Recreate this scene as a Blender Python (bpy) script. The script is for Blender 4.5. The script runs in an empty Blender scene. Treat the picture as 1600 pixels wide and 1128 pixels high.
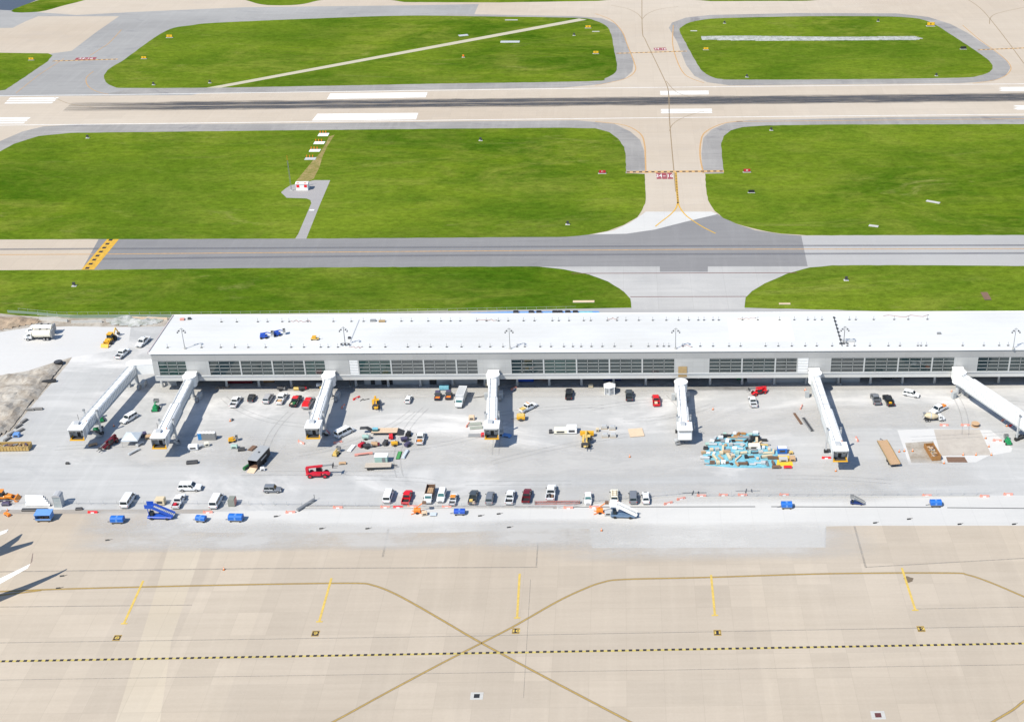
import bpy, bmesh, math, random
from mathutils import Vector, Matrix, noise
random.seed(11)
SC = bpy.context.scene
COL = SC.collection
R = math.radians
# ---------------------------------------------------------------- camera
CAM_H, CAM_F, PITCH, YAW = 183.0, 2078.0, R(28.9), R(0.98)
PX, PY = 1006.4, 589.2            # principal point of the photograph (1600 x 1128)
cd = bpy.data.cameras.new('camera'); cam = bpy.data.objects.new('camera', cd); COL.objects.link(cam)
cam.location = (0, 0, CAM_H)
cam.rotation_euler = (math.pi/2 - PITCH, 0, -YAW)
cd.sensor_width = 36.0; cd.sensor_fit = 'HORIZONTAL'
cd.lens = CAM_F/1600*36.0
cd.shift_x = -(PX-800)/1600; cd.shift_y = (PY-564)/1600
cd.clip_start = 1; cd.clip_end = 9000
SC.camera = cam
# ---------------------------------------------------------------- world, sun, exposure
SUNV = Vector((-0.58, -0.55, 1.0)).normalized()      # towards the sun
w = bpy.data.worlds.new("World"); SC.world = w; w.use_nodes = True
nt = w.node_tree; sky = nt.nodes.new('ShaderNodeTexSky'); sky.sky_type = 'NISHITA'; sky.sun_disc = False; sky.dust_density = 0.2; sky.ozone_density = 4.0; sky.air_density = 1.1
sky.sun_elevation = math.asin(SUNV.z); sky.sun_rotation = math.atan2(SUNV.x, SUNV.y)
nt.links.new(sky.outputs[0], nt.nodes['Background'].inputs[0]); nt.nodes['Background'].inputs[1].default_value = 0.125
sd = bpy.data.lights.new('sun', 'SUN'); sd.energy = 4.9; sd.angle = R(0.5); sd.color = (1.0, 0.945, 0.825)
sun = bpy.data.objects.new('sun', sd); COL.objects.link(sun); sun.location = (0, 0, 400)
sun.rotation_euler = SUNV.to_track_quat('Z', 'Y').to_euler()
SC.view_settings.view_transform = 'Standard'; SC.view_settings.look = 'None'
SC.view_settings.exposure = 0.30; SC.view_settings.gamma = 1.0

def cam_ray(u, v):
    cp, sp, cy, sy = math.cos(PITCH), math.sin(PITCH), math.cos(YAW), math.sin(YAW)
    f = Vector((sy*cp, cy*cp, -sp)); r = Vector((cy, -sy, 0)); d = f.cross(r)
    return f + r*((u-PX)/CAM_F) + d*((v-PY)/CAM_F)
def at(u, v, z=0.0):
    """point of the photograph (1600 x 1128) -> place on the level z"""
    d = cam_ray(u, v); t = (z-CAM_H)/d.z
    return Vector((d.x*t, d.y*t, z))

# ---------------------------------------------------------------- materials
MATS = {}
def simple(name, col, rough=0.6, metal=0.0, var=0.08, scale=1.5, spec=None, ior=None):
    if name in MATS: return MATS[name]
    m = bpy.data.materials.new(name); m.use_nodes = True; n = m.node_tree.nodes; l = m.node_tree.links
    b = n['Principled BSDF']; b.inputs['Roughness'].default_value = rough; b.inputs['Metallic'].default_value = metal
    if ior: b.inputs['IOR'].default_value = ior
    tc = n.new('ShaderNodeTexCoord'); no = n.new('ShaderNodeTexNoise'); no.inputs['Scale'].default_value = scale
    no.inputs['Detail'].default_value = 4
    l.new(tc.outputs['Object'], no.inputs['Vector'])
    mx = n.new('ShaderNodeMix'); mx.data_type = 'RGBA'
    mx.inputs[6].default_value = (*[c*(1-var) for c in col], 1); mx.inputs[7].default_value = (*[min(1, c*(1+var)) for c in col], 1)
    l.new(no.outputs[0], mx.inputs[0]); l.new(mx.outputs[2], b.inputs['Base Color'])
    MATS[name] = m; return m

def ramp(n, l, src, p0, p1):
    r = n.new('ShaderNodeMapRange'); r.inputs[1].default_value = p0; r.inputs[2].default_value = p1; r.clamp = True
    l.new(src, r.inputs[0]); return r.outputs[0]
def mixc(n, l, fac, a, b, mode='MIX'):
    m = n.new('ShaderNodeMix'); m.data_type = 'RGBA'; m.blend_type = mode
    if isinstance(fac, (int, float)): m.inputs[0].default_value = fac
    else: l.new(fac, m.inputs[0])
    for i, x in ((6, a), (7, b)):
        if isinstance(x, tuple): m.inputs[i].default_value = (*x, 1)
        else: l.new(x, m.inputs[i])
    return m.outputs[2]
def mulv(n, l, a, b):
    m = n.new('ShaderNodeMath'); m.operation = 'MULTIPLY'
    for i, x in ((0, a), (1, b)):
        if isinstance(x, (int, float)): m.inputs[i].default_value = x
        else: l.new(x, m.inputs[i])
    return m.outputs[0]
def ntex(n, l, pos, sx, sy, scale, detail=4, rough=0.55, rot=0.0, off=0.0, dist=0.0):
    mp = n.new('ShaderNodeMapping'); mp.inputs['Scale'].default_value = (sx, sy, 1); mp.inputs['Rotation'].default_value = (0, 0, rot)
    mp.inputs['Location'].default_value = (off, off*.7, 0)
    l.new(pos, mp.inputs[0]); t = n.new('ShaderNodeTexNoise'); t.inputs['Scale'].default_value = scale
    t.inputs['Detail'].default_value = detail; t.inputs['Roughness'].default_value = rough; t.inputs['Distortion'].default_value = dist
    l.new(mp.outputs[0], t.inputs['Vector']); return t.outputs[0]
def pavement(name, c0, c1, slab=(7.6, 7.6), joint=0.12, jdark=0.75, slabvar=0.05, streak=0.5, stain=(0.5, 0.5, 0.5), stainamt=0.25,
             big=0.02, rough=0.85, white=None, whiteamt=0.0, rot=0.0, fine=0.12):
    m = bpy.data.materials.new(name); m.use_nodes = True; n = m.node_tree.nodes; l = m.node_tree.links
    b = n['Principled BSDF']; b.inputs['Roughness'].default_value = rough; b.inputs['Specular IOR Level'].default_value = 0.25
    g = n.new('ShaderNodeNewGeometry'); pos = g.outputs['Position']
    # large patches
    A = ramp(n, l, ntex(n, l, pos, .5, 1, big, 5, .6), .35, .65)
    col = mixc(n, l, A, c0, c1)
    # streaks along the traffic direction
    S = ramp(n, l, ntex(n, l, pos, .06, 1.0, .55, 6, .65, off=7), .30, .72)
    col = mixc(n, l, mulv(n, l, S, streak), col, tuple(c*.86 for c in c0))
    S2 = ramp(n, l, ntex(n, l, pos, 1.0, .07, .35, 5, .6, off=31), .5, .8)
    col = mixc(n, l, mulv(n, l, S2, streak*.55), col, tuple(min(1, c*1.12) for c in c1))
    # stains
    T = ramp(n, l, ntex(n, l, pos, .6, 1, .06, 7, .7, off=90, dist=1.5), .56, .74)
    col = mixc(n, l, mulv(n, l, T, stainamt), col, stain)
    if white:
        W = ramp(n, l, ntex(n, l, pos, .45, 1, .035, 6, .68, off=45, dist=.8), .52, .66)
        col = mixc(n, l, mulv(n, l, W, whiteamt), col, white)
    # slabs
    if slab:
        mp = n.new('ShaderNodeMapping'); mp.inputs['Rotation'].default_value = (0, 0, rot); l.new(pos, mp.inputs[0])
        br = n.new('ShaderNodeTexBrick'); br.offset = 0; br.squash = 1
        br.inputs['Color1'].default_value = (1-slabvar,)*3+(1,); br.inputs['Color2'].default_value = (1+slabvar,)*3+(1,)
        br.inputs['Mortar'].default_value = (jdark,)*3+(1,); br.inputs['Scale'].default_value = 1
        br.inputs['Mortar Size'].default_value = joint/2; br.inputs['Mortar Smooth'].default_value = .3
        br.inputs['Brick Width'].default_value = slab[0]; br.inputs['Row Height'].default_value = slab[1]
        l.new(mp.outputs[0], br.inputs['Vector'])
        col = mixc(n, l, 1.0, col, br.outputs[0], 'MULTIPLY')
    if slab and slabvar > .02:
        b2 = n.new('ShaderNodeTexBrick'); b2.offset = .37; b2.squash = 1; mp2 = n.new('ShaderNodeMapping'); mp2.inputs['Rotation'].default_value = (0, 0, rot); mp2.inputs['Location'].default_value = (3.1, 11, 0); l.new(pos, mp2.inputs[0])
        b2.inputs['Color1'].default_value = (1-slabvar,)*3+(1,); b2.inputs['Color2'].default_value = (1+slabvar*.6, 1+slabvar*.6, 1+slabvar*.4, 1); b2.inputs['Mortar'].default_value = (.97,)*3+(1,)
        b2.inputs['Scale'].default_value = 1; b2.inputs['Mortar Size'].default_value = .15; b2.inputs['Mortar Smooth'].default_value = 1; b2.inputs['Brick Width'].default_value = 15.2; b2.inputs['Row Height'].default_value = 68
        l.new(mp2.outputs[0], b2.inputs['Vector']); col = mixc(n, l, 1.0, col, b2.outputs[0], 'MULTIPLY')
    F = ramp(n, l, ntex(n, l, pos, 1, 1, 1.6, 6, .75, off=3), .2, .8)
    mr = n.new('ShaderNodeMapRange'); l.new(F, mr.inputs[0]); mr.inputs[3].default_value = 1-fine; mr.inputs[4].default_value = 1+fine
    cc = n.new('ShaderNodeCombineColor'); [l.new(mr.outputs[0], cc.inputs[i]) for i in range(3)]
    col = mixc(n, l, 1.0, col, cc.outputs[0], 'MULTIPLY')
    l.new(col, b.inputs['Base Color'])
    MATS[name] = m; return m
def grassmat():
    m = bpy.data.materials.new('grass'); m.use_nodes = True; n = m.node_tree.nodes; l = m.node_tree.links
    b = n['Principled BSDF']; b.inputs['Roughness'].default_value = 1; b.inputs['Specular IOR Level'].default_value = 0.0
    g = n.new('ShaderNodeNewGeometry'); pos = g.outputs['Position']
    A = ramp(n, l, ntex(n, l, pos, .6, 1, .022, 6, .6, dist=.9), .42, .58)
    col = mixc(n, l, A, (.036, .090, .004), (.118, .170, .012))
    B = ramp(n, l, ntex(n, l, pos, .6, 1, .034, 8, .72, off=20, dist=1.4), .47, .62)
    col = mixc(n, l, mulv(n, l, B, .75), col, (.185, .20, .035))
    C = ramp(n, l, ntex(n, l, pos, .25, 1, .16, 6, .7, off=55), .45, .7)
    col = mixc(n, l, mulv(n, l, C, .65), col, (.030, .075, .005))
    D = ramp(n, l, ntex(n, l, pos, .3, 1, .06, 7, .78, off=110, dist=1.2), .58, .74)
    col = mixc(n, l, mulv(n, l, D, .8), col, (.29, .25, .10))
    E_ = ramp(n, l, ntex(n, l, pos, .5, 1, .22, 8, .8, off=77), .38, .62)
    col = mixc(n, l, mulv(n, l, E_, .45), col, (.14, .185, .018))
    H_ = ramp(n, l, ntex(n, l, pos, .8, 1, .009, 3, .5, off=210), .38, .62)
    col = mixc(n, l, mulv(n, l, H_, .5), col, (.135, .19, .018))
    H2 = ramp(n, l, ntex(n, l, pos, .8, 1, .012, 4, .55, off=320), .45, .62)
    col = mixc(n, l, mulv(n, l, H2, .5), col, (.035, .088, .004))
    F = ramp(n, l, ntex(n, l, pos, .6, 1, .45, 8, .9, off=3), .34, .66)
    mr = n.new('ShaderNodeMapRange'); l.new(F, mr.inputs[0]); mr.inputs[3].default_value = .60; mr.inputs[4].default_value = 1.42
    cc = n.new('ShaderNodeCombineColor'); [l.new(mr.outputs[0], cc.inputs[i]) for i in range(3)]
    col = mixc(n, l, 1.0, col, cc.outputs[0], 'MULTIPLY')
    l.new(col, b.inputs['Base Color']); MATS['grass'] = m; return m
def worn(name, col, keep=0.85, scale=.8, sx=1, sy=1):
    """paint that is worn through in patches"""
    m = bpy.data.materials.new(name); m.use_nodes = True; n = m.node_tree.nodes; l = m.node_tree.links
    b = n['Principled BSDF']; b.inputs['Roughness'].default_value = .8; b.inputs['Base Color'].default_value = (*col, 1)
    g = n.new('ShaderNodeNewGeometry')
    F = ramp(n, l, ntex(n, l, g.outputs['Position'], sx, sy, scale, 7, .75, off=5), .25, .6)
    mr = n.new('ShaderNodeMapRange'); l.new(F, mr.inputs[0]); mr.inputs[3].default_value = max(0, keep-.35); mr.inputs[4].default_value = min(1, keep+.12)
    l.new(mr.outputs[0], b.inputs['Alpha']); MATS[name] = m; return m
def dirtmat(name, cols):
    m = bpy.data.materials.new(name); m.use_nodes = True; n = m.node_tree.nodes; l = m.node_tree.links
    b = n['Principled BSDF']; b.inputs['Roughness'].default_value = 1; b.inputs['Specular IOR Level'].default_value = 0.1
    g = n.new('ShaderNodeNewGeometry'); pos = g.outputs['Position']
    A = ramp(n, l, ntex(n, l, pos, 1, 1, .12, 7, .7), .36, .64); col = mixc(n, l, A, cols[0], cols[1])
    B = ramp(n, l, ntex(n, l, pos, 1, 1, .45, 7, .75, off=9), .45, .7); col = mixc(n, l, B, col, cols[2])
    C = ramp(n, l, ntex(n, l, pos, 1, 1, 1.8, 7, .8, off=19), .55, .75); col = mixc(n, l, mulv(n, l, C, .6), col, cols[3])
    l.new(col, b.inputs['Base Color']); MATS[name] = m; return m

M = {}
M['grass'] = grassmat()
M['tan'] = pavement('tan_concrete', (.420, .355, .284), (.475, .41, .337), slab=(7.6, 7.6), joint=.12, jdark=.92, slabvar=.045, streak=.45, stain=(.36, .32, .27), stainamt=.22, big=.012, fine=.05)
M['tan_light'] = pavement('pale_concrete_lane', (.475, .405, .315), (.515, .45, .365), slab=(7.6, 7.6), joint=.14, jdark=.9, slabvar=.03, streak=.3, stain=(.44, .38, .3), fine=.04)
M['apron'] = pavement('apron_concrete', (.40, .398, .393), (.47, .464, .455), slab=(6.1, 6.1), joint=.1, jdark=.955, slabvar=.012, streak=.6, stain=(.29, .29, .295), stainamt=.6, big=.02, white=(.60, .585, .57), whiteamt=.95, fine=.05)
M['newcon'] = pavement('new_concrete', (.505, .495, .48), (.555, .542, .52), slab=(7.6, 7.6), joint=.16, jdark=.93, slabvar=.012, streak=.22, stain=(.44, .435, .43), stainamt=.5, big=.03, fine=.03)
M['white_slab'] = pavement('fresh_concrete', (.525, .515, .505), (.57, .56, .545), slab=None, streak=.2, stain=(.5, .5, .52), stainamt=.4, fine=.03)
M['far_tan'] = pavement('runway_tan_concrete', (.445, .372, .295), (.50, .435, .36), slab=(7.6, 7.6), joint=.16, jdark=.93, slabvar=.02, streak=.35, stain=(.38, .34, .31), stainamt=.3, big=.01, fine=.05)
M['shoulder'] = pavement('shoulder_asphalt', (.25, .238, .228), (.36, .342, .325), slab=None, streak=.7, stain=(.16, .15, .165), stainamt=.8, big=.05, fine=.1)
M['asphalt'] = pavement('taxiway_asphalt', (.205, .20, .203), (.245, .239, .24), slab=None, streak=.6, stain=(.16, .155, .17), stainamt=.5, big=.015, fine=.06)
M['asphalt_far'] = pavement('old_asphalt', (.275, .268, .262), (.36, .352, .342), slab=None, streak=.5, stain=(.20, .20, .21), stainamt=.7, big=.02, fine=.06)
M['asphalt_light'] = pavement('pale_asphalt', (.345, .338, .333), (.40, .392, .385), slab=None, streak=.25, stain=(.32, .32, .34), stainamt=.3, big=.015, fine=.05)
M['stub'] = pavement('stub_concrete', (.37, .362, .355), (.46, .448, .435), slab=(11, 11), joint=.2, jdark=.9, slabvar=.03, streak=.4, stain=(.3, .3, .31), stainamt=.5, big=.04, fine=.07)
M['dirt'] = dirtmat('excavated_soil', [(.30, .26, .215), (.46, .43, .385), (.23, .19, .15), (.55, .52, .47)])
M['clay'] = dirtmat('orange_clay', [(.33, .24, .17), (.42, .33, .24), (.20, .16, .12), (.5, .44, .36)])
M['gravel'] = dirtmat('pale_rock', [(.33, .34, .33), (.45, .45, .44), (.17, .19, .13), (.55, .55, .54)])
M['gravelbed'] = dirtmat('compacted_base', [(.42, .38, .34), (.47, .43, .38), (.38, .34, .30), (.5, .46, .42)])
M['yellow'] = worn('yellow_paint', (.62, .36, .035), .88)
M['oldyellow'] = worn('weathered_yellow_paint', (.43, .285, .075), .80)
M['paleyellow'] = worn('bright_yellow_paint', (.64, .45, .10), .85)
M['linedark'] = worn('dark_paint_edge', (.21, .17, .12), .5)
M['blackpaint'] = worn('black_paint', (.02, .018, .03), .95)
M['whitepaint'] = worn('white_paint', (.80, .79, .77), .93, sx=.3, sy=3)
M['whitethin'] = worn('white_edge_paint', (.78, .76, .74), .85, sx=.3, sy=3)
M['redpaint'] = worn('red_paint', (.33, .06, .08), .8)
M['orangepaint'] = worn('orange_paint', (.58, .34, .14), .75); M['holdpaint'] = worn('hold_line_paint', (.60, .37, .15), .85)
M['darkline'] = worn('dark_drain', (.12, .12, .12), .85)
M['faint'] = worn('sealed_joint', (.33, .30, .26), .42)

S = simple
M['white'] = S('white_metal', (.78, .78, .78), .45, var=.04)
M['cream'] = S('cream_metal', (.74, .70, .58), .5, var=.06)
M['roofwhite'] = None
M['carwhite'] = S('white_car_paint', (.74, .75, .76), .25, var=.03)
M['carsilver'] = S('silver_car_paint', (.45, .45, .47), .28, .3, var=.04)
M['cargrey'] = S('grey_car_paint', (.20, .215, .24), .28, .2, var=.05)
M['cardark'] = S('charcoal_car_paint', (.07, .085, .10), .25, .2, var=.06)
M['carblack'] = S('black_car_paint', (.022, .024, .03), .2, var=.1)
M['carred'] = S('red_car_paint', (.62, .012, .02), .25, var=.04)
M['carmaroon'] = S('maroon_car_paint', (.14, .014, .022), .25, var=.06)
M['carorange'] = S('orange_car_paint', (.72, .24, .02), .3, var=.05)
M['glass'] = S('vehicle_glass', (.018, .026, .03), .08, var=.05)
M['tealglass'] = S('tinted_windscreen', (.05, .13, .13), .08, var=.05)
M['tyre'] = S('rubber', (.02, .02, .021), .85)
M['rim'] = S('wheel_rim', (.42, .42, .43), .35, .6)
M['black'] = S('black_plastic', (.02, .02, .022), .6)
M['dark'] = S('dark_steel', (.07, .07, .075), .55, .3)
M['grey'] = S('grey_steel', (.28, .285, .29), .5, .3)
M['lightgrey'] = S('light_grey_metal', (.48, .49, .50), .5, .1)
M['midgrey'] = S('mid_grey_block', (.36, .365, .37), .8)
M['lamp'] = S('headlamp_lens', (.75, .75, .72), .1)
M['tail'] = S('red_lamp_lens', (.45, .02, .02), .2)
M['blue'] = S('blue_paint', (.015, .075, .42), .4, var=.1)
M['lightblue'] = S('light_blue_canvas', (.12, .27, .58), .7, var=.12)
M['brightblue'] = S('bright_blue_canvas', (.012, .13, .50), .6, var=.12)
M['navy'] = S('navy_paint', (.012, .03, .14), .4)
M['tarp'] = S('cyan_blue_tarpaulin', (.17, .42, .52), .6, var=.45, scale=1.2)
M['yellowm'] = S('machine_yellow', (.68, .36, .02), .4, var=.1)
M['paleyel'] = S('faded_yellow_metal', (.62, .44, .14), .5, var=.12)
M['tanbox'] = S('tan_metal', (.60, .50, .34), .6)
M['orangem'] = S('safety_orange', (.82, .21, .02), .5, var=.08)
M['redm'] = S('machine_red', (.50, .012, .03), .4, var=.1)
M['brightred'] = S('bright_red', (.72, .02, .03), .4, var=.1)
M['greenm'] = S('machine_green', (.012, .25, .085), .4, var=.15)
M['darkgreen'] = S('dark_green_canvas', (.02, .13, .04), .6)
M['wood'] = S('sawn_lumber', (.47, .31, .18), .8, var=.2, scale=2)
M['palewood'] = S('pale_plywood', (.62, .47, .33), .8, var=.12, scale=2)
M['ply'] = S('plywood_sheet', (.36, .25, .12), .8, var=.2)
M['brown'] = S('brown_timber', (.17, .10, .065), .8, var=.2)
M['rust'] = S('rusty_steel', (.33, .16, .05), .8, var=.3, scale=3)
M['silverfab'] = S('silver_tarpaulin', (.50, .55, .60), .45, var=.06)
M['greyfab'] = S('grey_roof_sheet', (.33, .34, .35), .55, var=.08)
M['pink'] = S('faded_red_barrier', (.62, .27, .22), .6, var=.2)
M['conc'] = S('precast_concrete', (.45, .44, .42), .9, var=.1)
M['palegreen'] = S('pale_green_metal', (.35, .5, .45), .5)
M['purple'] = S('dark_violet_metal', (.07, .06, .12), .5)
def roofmat():
    m = bpy.data.materials.new('roof_membrane'); m.use_nodes = True; n = m.node_tree.nodes; l = m.node_tree.links
    b = n['Principled BSDF']; b.inputs['Roughness'].default_value = .7
    tc = n.new('ShaderNodeTexCoord'); pos = tc.outputs['Object']
    A = ramp(n, l, ntex(n, l, pos, .5, 1, .05, 6, .6), .45, .7)
    col = mixc(n, l, A, (.58, .582, .58), (.52, .515, .50))
    B = ramp(n, l, ntex(n, l, pos, .2, 1, .3, 6, .6, off=13), .55, .75)
    col = mixc(n, l, mulv(n, l, B, .3), col, (.47, .45, .42))
    l.new(col, b.inputs['Base Color']); return m
M['roofwhite'] = roofmat()
def panelmat(name, c, pw, ph, var=.03, rough=.55, metal=.2):
    m = bpy.data.materials.new(name); m.use_nodes = True; n = m.node_tree.nodes; l = m.node_tree.links
    b = n['Principled BSDF']; b.inputs['Roughness'].default_value = rough; b.inputs['Metallic'].default_value = metal
    tc = n.new('ShaderNodeTexCoord'); mp = n.new('ShaderNodeMapping'); mp.inputs['Rotation'].default_value = (R(-90), 0, 0)
    l.new(tc.outputs['Object'], mp.inputs[0])
    br = n.new('ShaderNodeTexBrick'); br.offset = 0
    br.inputs['Color1'].default_value = (*[x*(1-var) for x in c], 1); br.inputs['Color2'].default_value = (*[x*(1+var) for x in c], 1)
    br.inputs['Mortar'].default_value = (*[x*.72 for x in c], 1); br.inputs['Scale'].default_value = 1; br.inputs['Mortar Size'].default_value = .02
    br.inputs['Brick Width'].default_value = pw; br.inputs['Row Height'].default_value = ph
    l.new(mp.outputs[0], br.inputs['Vector'])
    N = ramp(n, l, ntex(n, l, tc.outputs['Object'], 1, 1, .25, 5, .6), .3, .7)
    col = mixc(n, l, mulv(n, l, N, .25), br.outputs[0], tuple(x*.88 for x in c))
    l.new(col, b.inputs['Base Color']); return m
M['panel'] = panelmat('facade_metal_panel', (.44, .44, .435), 3.05, 1.5)
M['fascia'] = panelmat('fascia_metal', (.385, .385, .385), 9.05, 4, metal=.3)
M['band'] = panelmat('sill_band_metal', (.56, .56, .55), 9.05, 4)
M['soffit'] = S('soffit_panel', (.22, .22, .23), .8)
M['facglass'] = S('facade_glass', (.018, .033, .036), .05, var=.5, scale=.25, ior=1.8)
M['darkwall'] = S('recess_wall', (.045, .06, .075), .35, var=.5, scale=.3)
M['frame'] = S('window_frame_metal', (.42, .43, .43), .5)
M['ribwhite'] = S('ribbed_white_panel', (.74, .745, .74), .5, var=.05)
M['bridgegrey'] = S('bridge_grey_metal', (.40, .42, .43), .5, .1, var=.08)

# ---------------------------------------------------------------- mesh building
class MB:
    def __init__(s, m=None): s.v = []; s.f = []; s.m = m or Matrix()
    def add(s, vs, fs):
        k = len(s.v); s.v += [tuple(s.m @ Vector(p)) for p in vs]; s.f += [tuple(i+k for i in f) for f in fs]; return s
    def hexa(s, p):
        return s.add(p, [(0, 3, 2, 1), (4, 5, 6, 7), (0, 1, 5, 4), (1, 2, 6, 5), (2, 3, 7, 6), (3, 0, 4, 7)])
    def b(s, x0, x1, y0, y1, z0, z1):
        return s.hexa([(x0, y0, z0), (x1, y0, z0), (x1, y1, z0), (x0, y1, z0), (x0, y0, z1), (x1, y0, z1), (x1, y1, z1), (x0, y1, z1)])
    def fr(s, x0, x1, w, z0, X0, X1, W, z1):
        return s.hexa([(x0, -w, z0), (x1, -w, z0), (x1, w, z0), (x0, w, z0), (X0, -W, z1), (X1, -W, z1), (X1, W, z1), (X0, W, z1)])
    def loft(s, rings):
        k = len(rings[0]); vs = [p for r in rings for p in r]; fs = []
        for i in range(len(rings)-1):
            for j in range(k):
                a = i*k+j; b = i*k+(j+1) % k; fs.append((a, b, b+k, a+k))
        fs.append(tuple(range(k))[::-1]); fs.append(tuple(range((len(rings)-1)*k, len(rings)*k)))
        return s.add(vs, fs)
    def cyl(s, p0, p1, r0, r1=None, n=10):
        r1 = r0 if r1 is None else r1; p0 = Vector(p0); p1 = Vector(p1); d = (p1-p0).normalized()
        a = d.orthogonal().normalized(); b = d.cross(a)
        rg = lambda p, r: [tuple(p+(a*math.cos(t)+b*math.sin(t))*r) for t in [2*math.pi*i/n for i in range(n)]]
        return s.loft([rg(p0, r0), rg(p1, r1)])
    def bar(s, p0, p1, w, h=None):
        h = h or w; p0 = Vector(p0); p1 = Vector(p1); d = (p1-p0).normalized()
        up = Vector((0, 0, 1)) if abs(d.z) < .95 else Vector((1, 0, 0)); a = d.cross(up).normalized()*(w/2); b = a.cross(d).normalized()*(h/2)
        return s.hexa([tuple(q) for q in (p0-a-b, p0+a-b, p0+a+b, p0-a+b, p1-a-b, p1+a-b, p1+a+b, p1-a+b)])
    def dome(s, c, r, h, n=12, k=4):
        rings = []
        for i in range(k+1):
            t = i/k*math.pi/2*.97; rings.append([(c[0]+r*math.cos(t)*math.cos(2*math.pi*j/n), c[1]+r*math.cos(t)*math.sin(2*math.pi*j/n), c[2]+h*math.sin(t)) for j in range(n)])
        return s.loft(rings)
    def prism(s, pts, z0, z1):
        return s.loft([[(p[0], p[1], z0) for p in pts], [(p[0], p[1], z1) for p in pts]])

def newmesh(name, mb, mat):
    me = bpy.data.meshes.new(name); me.from_pydata(mb.v, [], mb.f)
    bm = bmesh.new(); bm.from_mesh(me); bmesh.ops.recalc_face_normals(bm, faces=bm.faces); bm.to_mesh(me); bm.free()
    me.materials.append(mat); return me
def P(name, mb, mat, parent=None):
    if isinstance(mat, str): mat = M[mat]
    o = bpy.data.objects.new(name, newmesh(name, mb, mat)); COL.objects.link(o)
    if parent is not None: o.parent = parent
    return o
def tag(o, label=None, cat=None, group=None, kind=None):
    if label: o['label'] = label
    if cat: o['category'] = cat
    if group: o['group'] = group
    if kind: o['kind'] = kind
    return o
def T(name, label, cat, loc=(0, 0, 0), ang=0.0, group=None):
    o = bpy.data.objects.new(name, None); COL.objects.link(o); o.empty_display_size = .5
    o.location = loc; o.rotation_euler = (0, 0, R(ang)); return tag(o, label, cat, group)
def copytree(o, parent=None):
    c = o.copy(); COL.objects.link(c); c.parent = parent
    for ch in list(o.children): copytree(ch, c)
    return c
def catmull(pts, n=5, closed=True):
    out = []; k = len(pts)
    for i in range(k if closed else k-1):
        g = lambda j: pts[j % k] if closed else pts[max(0, min(k-1, j))]
        p0, p1, p2, p3 = g(i-1), g(i), g(i+1), g(i+2)
        for q in range(n):
            t = q/n
            out.append(tuple(.5*((2*p1[a])+(-p0[a]+p2[a])*t+(2*p0[a]-5*p1[a]+4*p2[a]-p3[a])*t*t+(-p0[a]+3*p1[a]-3*p2[a]+p3[a])*t**3) for a in (0, 1)))
    if not closed: out.append(tuple(pts[-1][:2]))
    return out
def ragged(w_, step=3.0, amp=.3):
    out = []
    for i in range(len(w_)):
        a = Vector(w_[i]); b = Vector(w_[(i+1) % len(w_)]); k = max(1, min(160, int((b-a).length/step)))
        for q in range(k):
            p = a+(b-a)*(q/k); d = noise.noise_vector(Vector((p.x*.35, p.y*.35, 1.7)))*amp; out.append((p.x+d.x, p.y+d.y))
    return out
def sheet(name, pts, z, mat, px=True, smooth=False, kind='structure', label=None, origin=None, rag=0):
    """flat polygon on the ground from outline points"""
    w_ = [tuple(at(*p))[:2] for p in pts] if px else [tuple(p)[:2] for p in pts]
    if smooth: w_ = catmull(w_, 4)
    if rag: w_ = ragged(w_, 3.0, rag)
    me = bpy.data.meshes.new(name); bm = bmesh.new()
    f = bm.faces.new([bm.verts.new((p[0], p[1], z)) for p in w_]); bm.normal_update()
    if f.normal.z < 0: f.normal_flip(); bm.normal_update()
    bmesh.ops.triangulate(bm, faces=[f], ngon_method='EAR_CLIP')
    bm.normal_update()
    for f in bm.faces:
        if f.normal.z < 0: f.normal_flip()
    bm.to_mesh(me); bm.free(); me.materials.append(M[mat] if isinstance(mat, str) else mat)
    o = bpy.data.objects.new(name, me); COL.objects.link(o)
    tag(o, label, None, None, kind); return o
class Lines:
    """painted strips gathered into one sheet of markings"""
    def __init__(s): s.mb = MB()
    def line(s, pts, w, z, px=True, smooth=False, n=6):
        q = [Vector(at(*p)).xy if px else Vector(p[:2]) for p in pts]
        if smooth: q = [Vector(p) for p in catmull([tuple(p) for p in q], n, False)]
        L = []; Rr = []
        for i, p in enumerate(q):
            d = (q[min(i+1, len(q)-1)]-q[max(i-1, 0)]).normalized(); nn = Vector((-d.y, d.x))*w/2
            L.append(p+nn); Rr.append(p-nn)
        k = len(q); s.mb.add([(*p, z) for p in L]+[(*p, z) for p in Rr], [(i, k+i, k+i+1, i+1) for i in range(k-1)]); return s
    def dash(s, p0, p1, w, z, on, off, px=True, start=0):
        a = Vector(at(*p0)).xy if px else Vector(p0); b = Vector(at(*p1)).xy if px else Vector(p1)
        d = (b-a); Ln = d.length; d.normalize(); t = start
        while t < Ln:
            s.line([a+d*t, a+d*min(t+on, Ln)], w, z, px=False); t += on+off
        return s
    def quad(s, pts, z, px=True):
        q = [tuple(at(*p))[:2] if px else p for p in pts]; s.mb.add([(*p, z) for p in q], [(0, 1, 2, 3)]); return s
    def done(s, name, mat, kind='structure'):
        o = P(name, s.mb, mat); tag(o, kind=kind); return o
# ================================================================ GROUND
g = MB(); g.add([(-5000, -3000, 0), (5000, -3000, 0), (5000, 6000, 0), (-5000, 6000, 0)], [(0, 1, 2, 3)])
tag(P('ground', g, 'grass'), kind='structure')
def W(*a): return [tuple(a[i:i+2]) for i in range(0, len(a), 2)]
yb = at(0, 487)[1]
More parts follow.
